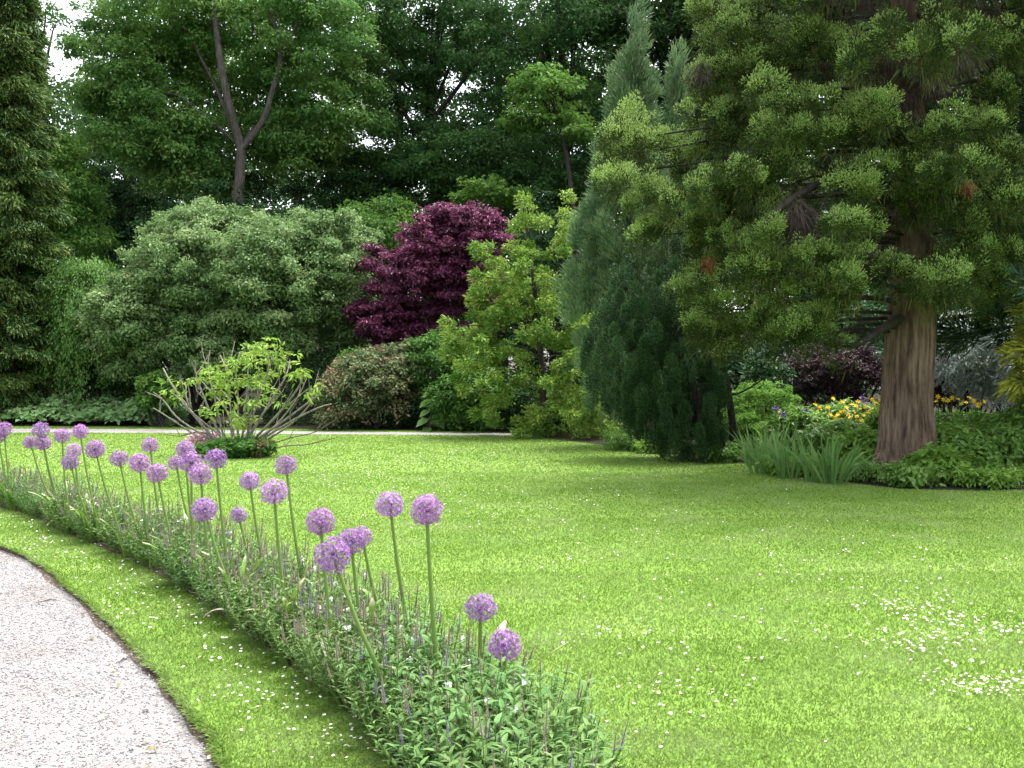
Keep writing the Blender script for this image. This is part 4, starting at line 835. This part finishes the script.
def lilies():
    rng = np.random.default_rng(130)
    fl = [(840, 412), (846, 408), (852, 405), (858, 402), (835, 418), (842, 420), (848, 415), (854, 412), (860, 410), (866, 407), (828, 408), (820, 408), (857, 417), (864, 416), (870, 412), (876, 404), (881, 401), (884, 408), (878, 412), (872, 418), (817, 412), (815, 405), (833, 399), (842, 402), (850, 418), (844, 412), (838, 415), (868, 413), (862, 421), (874, 409), (880, 406), (856, 406), (826, 413), (830, 415), (872, 400), (948, 401), (952, 398), (984, 402), (962, 404),
          (938, 397), (943, 400), (936, 402), (969, 398), (974, 401), (979, 404), (966, 403), (977, 406), (780, 412), (958, 400)]
    cent = [(822, 432, 19.2, 'yellow lily clump left of the others beyond the irises'), (846, 436, 18.6, 'yellow lily clump with the most blooms in the middle of the border'), (868, 436, 18.8, 'yellow lily clump tight against the left side of the thick trunk'), (940, 436, 18.4, 'yellow lily clump just right of the thick trunk'), (972, 438, 18.6, 'yellow lily clump farthest right under the silver shrub'), (782, 436, 19.4, 'single-bloomed yellow lily clump beside the rounded bush')]
    roots = []
    for (px, py, Y, lab) in cent:
        c = W(px, py, Y); r = thing('yellow_lily', lab, 'plant', 'yellow lilies in the right border', (c[0], c[1], 0)); roots.append((r, px, Y)); m = MB(); blades(m, rng, 60, .75, .03, .3, .5); m.build('leaves', M['peren'], r)
    for (px, py) in fl:
        r, _, Y = min(roots, key=lambda q: abs(q[1] - px)); O = np.array(r.location); c = W(px, py, Y + rng.normal() * .25) - O
        f = MB(); f.tube([(c[0] * .5, c[1] * .5, 0), (c[0] * .8, c[1] * .8, c[2] * .6), c], [.006, .005, .004], 4, 1); flower6(f, rng, c, .058); flower6(f, rng, c + np.array([0, 0, .01]), .045, 0, 5, 1.0); f.build('flower', [M['lily'], M['peren']], r)
    for i, (px, py, Y) in enumerate([(862, 398, 19.5), (868, 405, 19.5), (855, 407, 19.5)]):
        c = W(px, py, Y); r = thing('mauve_flower_plant', ['mauve flower spire nearest the thick trunk among the lilies', 'short mauve flower spire among the lilies', 'tall mauve flower spire leftmost among the lilies'][(1, 0, 2)[i]], 'plant', 'mauve flowers among the yellow lilies', (c[0], c[1], 0)); m = MB(); m.tube([(0, 0, 0), (0.02, 0, c[2] * .5), (0, 0, c[2])], [.008, .007, .005], 5); m.build('stem', M['peren'], r)
        f = MB(); clump_leaves(f, rng, np.array([[0, 0, c[2]], [0, 0, c[2] - .1]]), np.tile([.045, .045, .06], (2, 1)), 26, .035, .8); f.build('flower', M['lav'], r)
lilies()
def border_plants():
    spec = [(860, 470, 15.8, 20, 24, 'broad-leaved perennial clump filling the space left of the thick trunk'), (845, 452, 17.2, 26, 18, 'leafy perennial clump under the busiest yellow lilies'), (825, 455, 17, 18, 16, 'leafy perennial clump behind the iris blades'), (935, 478, 14.6, 24, 16, 'glossy leafy clump at the right foot of the thick trunk'), (965, 474, 14.8, 30, 22, 'tall glossy perennial clump in the middle of the right border'), (1000, 470, 15.0, 30, 26, 'tall leafy perennial clump near the right edge of the border'), (955, 462, 15.4, 34, 20, 'tall bushy perennial clump standing right beside the thick trunk'), (1005, 458, 15.5, 34, 24, 'tall bushy perennial clump near the gold conifer at the right edge'), (950, 445, 16.6, 26, 22, 'leafy perennial clump behind the glossy clumps right of the trunk'), (990, 440, 16.8, 34, 26, 'strappy green clump under the silver shrub'), (1030, 462, 15.4, 26, 40, 'leafy perennial clump cut by the right edge'), (862, 481, 14.9, 24, 9, 'low ferny clump in the gap between irises and the thick trunk'), (800, 474, 15.6, 34, 6, 'low weedy clump at the feet of the irises'), (910, 486, 14.2, 22, 8, 'low ferny clump in front of the thick trunk'), (800, 440, 18.4, 30, 18, 'leafy perennial clump beneath the purple iris blooms'), (890, 440, 17.6, 20, 20, 'leafy perennial clump behind the thick trunk'), (960, 425, 18.6, 40, 14, 'leafy perennial clump under the right hand lilies'), (850, 430, 19.6, 40, 14, 'leafy perennial clump at the back of the border before the purple shrub'), (980, 488, 14.1, 34, 8, 'low leafy clump along the lawn edge right of the thick trunk'), (720, 455, 18, 24, 5, 'low weedy clump between juniper and slender tree'), (625, 445, 20.6, 22, 10, 'small leafy clump between golden conifer and juniper'), (655, 450, 20, 18, 6, 'low weedy clump at the left foot of the juniper')]
    for i, (px, py, Y, rx, ry, lab) in enumerate(spec):
        rng = np.random.default_rng(140 + i); K = int(10 + rx * ry / 16)
        shrub('leafy_perennial', lab, [(px, py + 6 if px > 930 and py < 446 else py - (6 if ry > 12 else 2), Y, rx, ry * (1.0 if px > 930 and py < 446 else 1.2), .45, int(K * 1.2))], M['peren'] if i % 3 else M['peren_b'], (.13, .10, .15)[i % 3] if ry > 12 else .08, (.42, .6, .3)[i % 3], 85, (.16, .16), 'plant', 'leafy perennials in the border', 140 + i, 5, M['peren'], True, .3, droop=.5, bias=.5, var=.25)
    rng = np.random.default_rng(160)
    for i, (px, py, lab) in enumerate([(975, 455, 'arching grassy clump among glossy leaves at the right'), (1005, 450, 'arching grassy clump nearest the right edge')]):
        c = W(px, py, 15.8); r = thing('grassy_plant', lab, 'plant', 'arching grassy clumps in the right border', (c[0], c[1], 0)); m = MB(); blades(m, rng, 110, 1.0, .022, .3, .6); m.build('leaves', M['peren'], r)
border_plants()

# ------------------------------------------------------------------ the allium bed
M['salvia'] = leafmat('salvia_leaf', [(0.065, 0.133, 0.034), (0.095, 0.181, 0.048), (0.138, 0.228, 0.076)], trans=.3, rough=.5)
M['salvia_fresh'] = leafmat('salvia_fresh_leaf', [(.062, .135, .034), (.092, .178, .046), (.13, .225, .066)], trans=.3)
M['stemgreen'] = leafmat('green_stem', [(0.095, 0.155, 0.034), (0.120, 0.189, 0.043)], trans=0, rough=.5)
M['spike_brown'] = leafmat('dusky_bract', [(0.258, 0.215, 0.163), (0.318, 0.215, 0.241), (0.241, 0.258, 0.146)], trans=.2)
M['spike_violet'] = leafmat('violet_bract', [(0.275, 0.163, 0.292), (0.249, 0.163, 0.413), (0.224, 0.224, 0.146)], trans=.2)
def salvia_mesh(seed, fresh):
    rng = np.random.default_rng(seed); mb = MB(); tips = []
    ns = 17
    for i in range(ns):
        a = i * 2.4 + rng.normal() * .3; r0 = .015 + .035 * math.sqrt(i / ns); rl = .03 + .14 * math.sqrt((i + .5) / ns); H = (.36 - .12 * (rl / .17) ** 2) * rng.uniform(.82, 1.15)
        d = np.array([math.cos(a), math.sin(a), 0]); p0 = d * r0; p1 = d * (r0 + rl * .65) + np.array([0, 0, H * .55]); p2 = d * (r0 + rl) + np.array([0, 0, H])
        ts = np.linspace(0, 1, 6)[:, None]; q = (1 - ts) ** 2 * p0 + 2 * ts * (1 - ts) * p1 + ts ** 2 * p2
        mb.tube(q, np.linspace(.0035, .002, 6), 4, 1)
        nl = 9
        for j in range(nl):
            t = .14 + .86 * j / (nl - 1); p = (1 - t) ** 2 * p0 + 2 * t * (1 - t) * p1 + t * t * p2
            aa = j * 1.571 + a + rng.normal() * .3
            for sgn in (0, math.pi):
                D = norm(np.array([[math.cos(aa + sgn), math.sin(aa + sgn), .55 + .4 * t + rng.normal() * .2]])); N = norm(np.array([[-math.cos(aa + sgn) * .6, -math.sin(aa + sgn) * .6, 1.]]) + rng.normal(size=(1, 3)) * .2); N = norm(N - D * np.sum(D * N))
                L = (.056 - .024 * t) * rng.uniform(.8, 1.25) * (1.4 if fresh else 1); mb.fine(p[None], D, N, L, L * (.40 if fresh else .34), np.clip(np.array([.5 + .22 * rng.normal() + .15 * (t - .5)]), 0, 1), 0, .2, .35)
        tips.append((q[-1], norm((q[-1] - q[-2])[None])[0]))
    return mb, tips
def spike_mesh(seed, L):
    rng = np.random.default_rng(seed); mb = MB(); mb.tube([(0, 0, -.01), (0, 0, L)], [.0022, .001], 4, 1)
    n = 46; t = np.linspace(0, 1, n); a = np.arange(n) * 2.4; D = norm(np.stack([np.cos(a), np.sin(a), .9 + t], 1)); P = np.stack([np.zeros(n), np.zeros(n), t * L], 1)
    l = .011 * (1.1 - .75 * t); mb.leaves(P, D, norm(np.cross(D, np.cross(D, [0, 0, 1.])) * -1), l, l * .75, np.clip(.5 + .3 * rng.normal(size=n), 0, 1)); return mb
def bed_plants():
    rng = np.random.default_rng(170)
    variants = []
    for k in range(4):
        mb, tips = salvia_mesh(171 + k, False); variants.append((mb, tips, 'salvia'))
    for k in range(3):
        mb, tips = salvia_mesh(181 + k, True); variants.append((mb, tips, 'salvia_fresh'))
    spikes = [(spike_mesh(190 + k, L), m) for k, (L, m) in enumerate([(.07, 'spike_brown'), (.09, 'spike_brown'), (.05, 'spike_brown'), (.09, 'spike_violet')])]
    data, sdata = {}, {}
    # plant the strip evenly
    pts = []; tries = 0
    xs, ys = bed_poly[:, 0], bed_poly[:, 1]
    while tries < 26000:
        tries += 1; x, y = rng.uniform(-9.5, .5), rng.uniform(3.1, 14.8)
        if x < -.58 * y - 1.2 or not inpoly(np.array([x]), np.array([y]), bed_poly)[0]: continue
        d = np.min(np.linalg.norm(bed_poly[:, :2] - np.array([x, y]), axis=1))
        if d < .03 or (abs(x + .005) < .14 and y < 4.02 and y > 3.62): continue
        sep = .122 if y < 7 else .15
        if pts and np.min(np.linalg.norm(np.array(pts) - np.array([x, y]), axis=1)) < sep: continue
        pts.append((x, y))
    pts.sort(key=lambda p: p[1])
    for i, (x, y) in enumerate(pts):
        right = x - np.interp(y, BB[::-1][::-1, 1], BB[:, 0]) > -.30
        fresh = (y < 4.5 and x > -.25 and rng.random() < .85) or rng.random() < .15
        k = int(rng.integers(4, 7)) if fresh else int(rng.integers(0, 4))
        mb, tips, mt = variants[k]
        root = thing('salvia', 'fresh leafy bedding salvia with few spikes at the near end of the bed' if fresh and y < 4.5 else 'grey-green bedding salvia with dusky budding spikes under the alliums', 'plant', 'salvias at the near end of the bed' if fresh and y < 4.5 else 'salvias along the allium bed', (x, y, .006))
        root.rotation_euler = (0, 0, rng.uniform(0, 6.28)); sc = rng.uniform(.85, 1.2); root.scale = (sc, sc, sc * rng.uniform(.9, 1.1))
        if k in data: link_obj('foliage', data[k], root)
        else: data[k] = mb.build('foliage', [M[mt], M['stemgreen']], root).data
        for (tp, td) in tips:
            if rng.random() > (.2 if fresh else .42 if y < 5 else .62): continue
            sk = int(rng.choice([0, 1, 2, 3], p=[.3, .27, .25, .18])); smb, sm = spikes[sk]
            if sk in sdata: o = link_obj('flower_spike', sdata[sk], root)
            else: o = smb.build('flower_spike', [M[sm], M['stemgreen']], root); sdata[sk] = o.data
            o.location = tp; v = Vector(td + np.array([0, 0, 1.2]) + rng.normal(size=3) * .12); o.rotation_euler = v.to_track_quat('Z', 'Y').to_euler(); o.scale = [rng.uniform(.8, 1.3)] * 3
    print('salvias', len(pts))
bed_plants()

M['allium'] = leafmat('allium_floret', [(0.198, 0.069, 0.267), (0.275, 0.112, 0.344), (0.361, 0.176, 0.430), (0.490, 0.318, 0.533)], trans=.3, rough=.5)
M['allium_core'] = leafmat('allium_core', [(.10, .07, .12), (.16, .10, .20)], trans=.1)
M['strap'] = leafmat('allium_leaf', [(0.086, 0.181, 0.026), (0.129, 0.232, 0.036), (0.181, 0.267, 0.047)], tipcol=(.62, .55, .42), tip0=.82, tip1=.97, trans=.3)
M['strap_dry'] = leafmat('dry_allium_leaf', [(.42, .36, .25), (.55, .50, .40), (.30, .30, .14)], tipcol=(.55, .36, .30), tip0=.6, tip1=1., trans=.25)
def vary(mat, lo, hi):
    n, l = mat.node_tree.nodes, mat.node_tree.links
    oi = n.new('ShaderNodeObjectInfo'); mr = n.new('ShaderNodeMapRange'); mr.inputs[3].default_value = lo; mr.inputs[4].default_value = hi; l.new(oi.outputs['Random'], mr.inputs[0])
    h = n.new('ShaderNodeHueSaturation'); l.new(mr.outputs[0], h.inputs['Value'])
    m2 = n.new('ShaderNodeMapRange'); m2.inputs[3].default_value = .485; m2.inputs[4].default_value = .52; w = n.new('ShaderNodeMath'); w.operation = 'FRACT'; k = n.new('ShaderNodeMath'); k.operation = 'MULTIPLY'; k.inputs[1].default_value = 7.3; l.new(oi.outputs['Random'], k.inputs[0]); l.new(k.outputs[0], w.inputs[0]); l.new(w.outputs[0], m2.inputs[0]); l.new(m2.outputs[0], h.inputs['Hue'])
    src = [x for x in n if x.type == 'VALTORGB'][0]
    for lk in list(src.outputs[0].links): t = lk.to_socket; l.remove(lk); l.new(h.outputs[0], t)
    l.new(src.outputs[0], h.inputs['Color'])
vary(M['allium'], .85, 1.2)
vary(M['salvia'], .8, 1.15); vary(M['salvia_fresh'], .85, 1.15)
def head_mesh(seed, nf):
    """unit radius globe of six-petalled stars on fine stalks"""
    rng = np.random.default_rng(seed); mb = MB()
    i = np.arange(nf) + .5; ph = np.arccos(1 - 2 * i / nf); th = i * 2.39996
    d = norm(np.stack([np.sin(ph) * np.cos(th), np.sin(ph) * np.sin(th), np.cos(ph)], 1) + rng.normal(size=(nf, 3)) * .05)
    rad = rng.uniform(.80, 1.0, nf) * np.where(d[:, 2] < -.75, .9, 1.0); c = d * rad[:, None]
    n1 = norm(d + rng.normal(size=(nf, 3)) * .28); e1 = norm(np.cross(n1, runit(rng, nf))); e2 = np.cross(n1, e1)
    for k in range(6):
        a = k * math.pi / 3; D = norm(math.cos(a) * e1 + math.sin(a) * e2 + .22 * n1)
        mb.fine(c, D, norm(n1 - D * np.sum(D * n1, 1, keepdims=True)), .17 * rng.uniform(.85, 1.2, nf), .062, np.clip(.5 + .24 * rng.normal(size=nf), 0, 1), 0, .05, .1)
    # stamens and ovary
    for k in range(3):
        D = norm(n1 + .45 * rng.normal(size=(nf, 3))); mb.strips(c, D, D * 0, .12, .014, np.full(nf, .95), rng, 0, (1, 1))
    mb.leaves(c - n1 * .02, e1, n1, .06, .06, rng.random(nf), 1); mb.strips(np.zeros((nf, 3)), d, d * 0, rad, .014, np.full(nf, .3), rng, 1, (1, 1, 1))
    return mb
def strap(mb, rng, base, az, L, w, up=1.0, curl=1.2, k=9):
    d = np.array([math.cos(az), math.sin(az), 0]); s = np.array([-math.sin(az), math.cos(az), 0]); t = np.linspace(0, 1, k)
    ang = up - curl * 2.0 * t ** 1.3; step = L / (k - 1); p = np.array(base, float); rows = []; tw = rng.normal() * .3
    for i in range(k):
        ww = w * (math.sin(math.pi * min(1, .25 + .75 * (1 - t[i]) ** .7) * .5)) * (1 if t[i] < .95 else .35)
        nrm = np.array([-math.sin(ang[i]) * d[0], -math.sin(ang[i]) * d[1], math.cos(ang[i])]); ss = s * math.cos(tw * t[i]) + nrm * math.sin(tw * t[i])
        rows += [p - ss * ww / 2 + nrm * ww * .16, p.copy(), p + ss * ww / 2 + nrm * ww * .16]
        p = p + (d * math.cos(ang[i]) + np.array([0, 0, math.sin(ang[i])])) * step; p[2] = max(p[2], .012)
    b = [[3 * i + j, 3 * i + j + 1, 3 * i + j + 4, 3 * i + j + 3] for i in range(k - 1) for j in (0, 1)]
    mb.raw(rows, b, 0, True, np.full(3 * k, np.clip(.5 + .25 * rng.normal(), 0, 1)), np.repeat(t, 3))
ALLIUMS = [  # head place (px, py), its diameter, place where the stem leaves the foliage, label
    (4, 430, 16, 8, 470, 'purple allium overlapping another globe at the left picture edge'),
    (-2, 437, 16, 9, 495, 'purple allium cut in half by the left picture edge'),
    (40.5, 431, 17, 54, 485, 'highest purple allium of the close trio near the left edge'),
    (30, 443, 14, 44, 480, 'small purple allium at the left of the trio near the left edge'),
    (43, 444, 15, 53, 488, 'purple allium just under the highest globe of the trio near the left edge'),
    (62, 436.5, 16, 65, 475, 'purple allium with a short showing stem between two tall ones, above the stacked pair'),
    (80, 432.5, 15.5, 90, 485, 'tall purple allium against the far path, right of the short-stemmed one'),
    (74, 451, 15.5, 79, 480, 'purple allium just above and behind the lowest globe of the far cluster'),
    (70, 463, 17, 82, 500, 'lowest purple allium of the far left cluster'),
    (95, 450, 19, 110, 497, 'plump purple allium on a stem leaning left, right of the far left cluster'),
    (119, 459.5, 17, 133, 512, 'purple allium leaning left between the plump one and the pair'),
    (139.5, 464, 20, 146, 518, 'purple allium touching its lower right neighbour, left of the tree peony'),
    (150, 446, 16.5, 157, 500, 'small high purple allium above the touching pair left of the tree peony'),
    (157, 474, 21, 170, 530, 'purple allium below the small high one, left of the tight cluster'),
    (185, 450, 18, 190, 505, 'hindmost purple allium at the top of the tight cluster of four'),
    (176, 464, 16, 188, 517, 'purple allium half hidden at the left of the tight cluster of four'),
    (191, 463.5, 23, 192, 515, 'large purple allium in the middle of the tight cluster of four'),
    (200.5, 475.5, 23, 206, 515, 'front purple allium at the lower right of the tight cluster of four'),
    (216, 460, 21, 223, 525, 'purple allium on a clear tall stem right of the tight cluster'),
    (204.5, 511, 25, 222, 552, 'low purple allium beneath the tight cluster with a thick leaning stem'),
    (238.5, 516, 17, 251, 560, 'smallest low purple allium alone in the middle of the bed'),
    (249.5, 482, 20, 259, 535, 'purple allium left of the large ragged globe in the middle of the bed'),
    (274, 493, 27, 281, 560, 'large purple allium with a ragged underside in the middle of the bed'),
    (286, 466.5, 21, 297, 545, 'tall purple allium standing highest in the middle of the bed against lawn'),
    (320.5, 523, 29, 328, 590, 'purple allium behind and left of the three overlapping globes'),
    (333, 557, 37, 379, 667, 'biggest purple allium, front of three overlapping globes on a leaning stem'),
    (351, 543, 28, 359, 605, 'middle purple allium of the three overlapping globes'),
    (362, 537.5, 21, 376, 572, 'smallest purple allium peeping behind the three overlapping globes'),
    (390, 506, 28, 402, 587, 'tall purple allium left of the upright big one against open lawn'),
    (426.5, 511.5, 33, 434, 628, 'tall big purple allium on the straightest stem against open lawn'),
    (480.5, 609.5, 31, 480, 640, 'low purple allium just behind the nearest one'),
    (505, 647, 34, 500, 752, 'nearest purple allium at the near end of the bed')]
def alliums():
    rng = np.random.default_rng(200); heads = {}
    for i, (px, py, dp, bx, by, lab) in enumerate(ALLIUMS):
        best = None
        est = F * .145 / dp
        for Y in np.linspace(3.4, 14.5, 300):
            gy = 372 + F * CAMZ / Y
            gx = px + (bx - px) * min(2.2, (gy - py) / (by - py)) * .92
            b = G(gx, gy)
            if not inpoly(b[:1], b[1:2], bed_poly)[0]: continue
            dd = np.min(np.linalg.norm(bed_poly - b[:2], axis=1)); cost = abs(math.log(Y / est)) + (.2 if dd < .1 else 0)
            if best is None or cost < best[0]: best = (cost, Y, b)
        if best is None:
            Y = est; b = G(bx, 372 + F * CAMZ / Y)
        else: _, Y, b = best
        hd = W(px, py, b[1]); O = np.array([b[0], b[1], 0.0]); r = dp * b[1] / F / 2 * 1.04
        root = thing('allium', lab, 'flower', 'purple globe alliums in the bed', (b[0], b[1], .006))
        h = hd - O; q = np.array([(0, 0, -.01), h * np.array([.3, .3, .33]) , h * np.array([.68, .68, .66]), h - norm(h[None])[0] * r * .1]); m = MB(); m.tube(q, [.0125, .011, .0095, .0075], 8, sub=4); m.build('stem', M['stemgreen'], root)
        k = i % 5
        if k in heads: o = link_obj('flower_head', heads[k], root)
        else: o = head_mesh(210 + k, [170, 190, 160, 180, 200][k]).build('flower_head', [M['allium'], M['allium_core']], root); heads[k] = o.data
        o.location = h; o.scale = (r * rng.uniform(.97, 1.05), r * rng.uniform(.97, 1.05), r * rng.uniform(.93, 1.0)); o.rotation_euler = (rng.normal() * .15, rng.normal() * .15, rng.uniform(0, 6))
        for j in range(int(rng.integers(1, 4))):
            mb = MB(); strap(mb, rng, (rng.normal() * .02, rng.normal() * .02, .02), rng.uniform(0, 6.283), rng.uniform(.36, .56), rng.uniform(.038, .06), rng.uniform(1.15, 1.5), rng.uniform(.35, .95)); mb.build('leaf', M['strap_dry'] if rng.random() < .08 else M['strap'], root)
alliums()

# loose cream leaves and pale petals lying in the bed
def bits():
    rng = np.random.default_rng(220)
    for (px, py, az, L, w, lab) in [(238, 612, 3.0, .30, .045, 'cream curled strap leaf with pink tip lying over the verge edge'), (240, 622, 3.2, .26, .05, 'green and rust strap leaf lying under the cream curled one'), (268, 634, 3.3, .2, .035, 'short tan strap leaf lying on the bare soil'), (75, 530, 3.0, .35, .05, 'pale green strap leaf bent over the far verge edge'), (425, 655, .8, .26, .05, 'cream dry strap leaf folded among salvias below the tall big allium')]:
        g = G(px, py, .03); m = MB(); strap(m, rng, (0, 0, .05), az, L, w, .7, .9); o = m.build('strap_leaf', M['strap_dry'] if 'cream' in lab or 'tan' in lab else M['strap']); o.location = (g[0], g[1], .0); tag(o, lab, 'leaf', 'loose strap leaves along the bed')
    n = 0; data = []
    for _ in range(900):
        if n >= 64: break
        x, y = rng.uniform(-6, .3), rng.uniform(3.4, 12)
        if not inpoly(np.array([x]), np.array([y]), bed_poly)[0]: continue
        if len(data) < 4:
            m = MB(); C = np.array([[0, 0, 0.]]); clump_leaves(m, rng, C, np.array([[.012, .012, .01]]), 7, .02, .8, fine=True); o = m.build('white_blossom', M['daisy']); data.append(o.data)
        else: o = link_obj('white_blossom', data[n % 4])
        o.location = (x, y, rng.uniform(.28, .40)); o.rotation_euler = (rng.normal() * .4, rng.normal() * .4, rng.uniform(0, 6)); o.scale = [rng.uniform(.6, 1.1)] * 3; tag(o, 'small white blossom caught among the salvia foliage', 'flower', 'white blossoms among the salvias'); n += 1
    m = MB(); a, b = G(36, 603, -.045), G(58, 600, -.045); m.tube([a, (a + b) / 2 + np.array([0, 0.02, .006]), b + np.array([0, 0, .004])], [.004, .005, .002], 5); tag(m.build('twig', M['twig']), 'thin brown twig lying on the gravel', 'twig')
    for k in range(26):
        j = rng.integers(30, len(PE) - 30); q = PE[j] + np.array([-1, -.8]) * rng.uniform(.02, .35) + rng.normal(size=2) * .05
        if j < 42 and rng.random() < .3: continue
        m = MB(); strap(m, rng, (0, 0, .006), rng.uniform(0, 6.28), rng.uniform(.025, .05), rng.uniform(.012, .024), .3, .5, 5); o = m.build('fallen_leaf', M['rust'] if rng.random() < .6 else M['strap_dry']); o.location = (q[0], q[1], -.038); tag(o, 'tiny dead leaf scrap lying among the gravel by the grass edge', 'leaf', 'scraps of leaf litter on the gravel')
    for (px, py, mat, lab, L) in [(127, 657, 'strap_dry', 'pale curled dry leaf on the gravel near the grass edge', .12), (180, 689, 'rust', 'rusty brown dead leaf in the gravel by the grass edge', .05), (228, 762, 'rust', 'rusty brown dead leaf at the bottom corner of the gravel', .05)]:
        g = G(px, py, -.04); m = MB(); strap(m, rng, (0, 0, .012), rng.uniform(-1, 1) - .8, L, L * .3, .3, .5, 6); o = m.build('fallen_leaf', M[mat]); o.location = g; tag(o, lab, 'leaf', 'fallen leaves on the gravel')
bits()
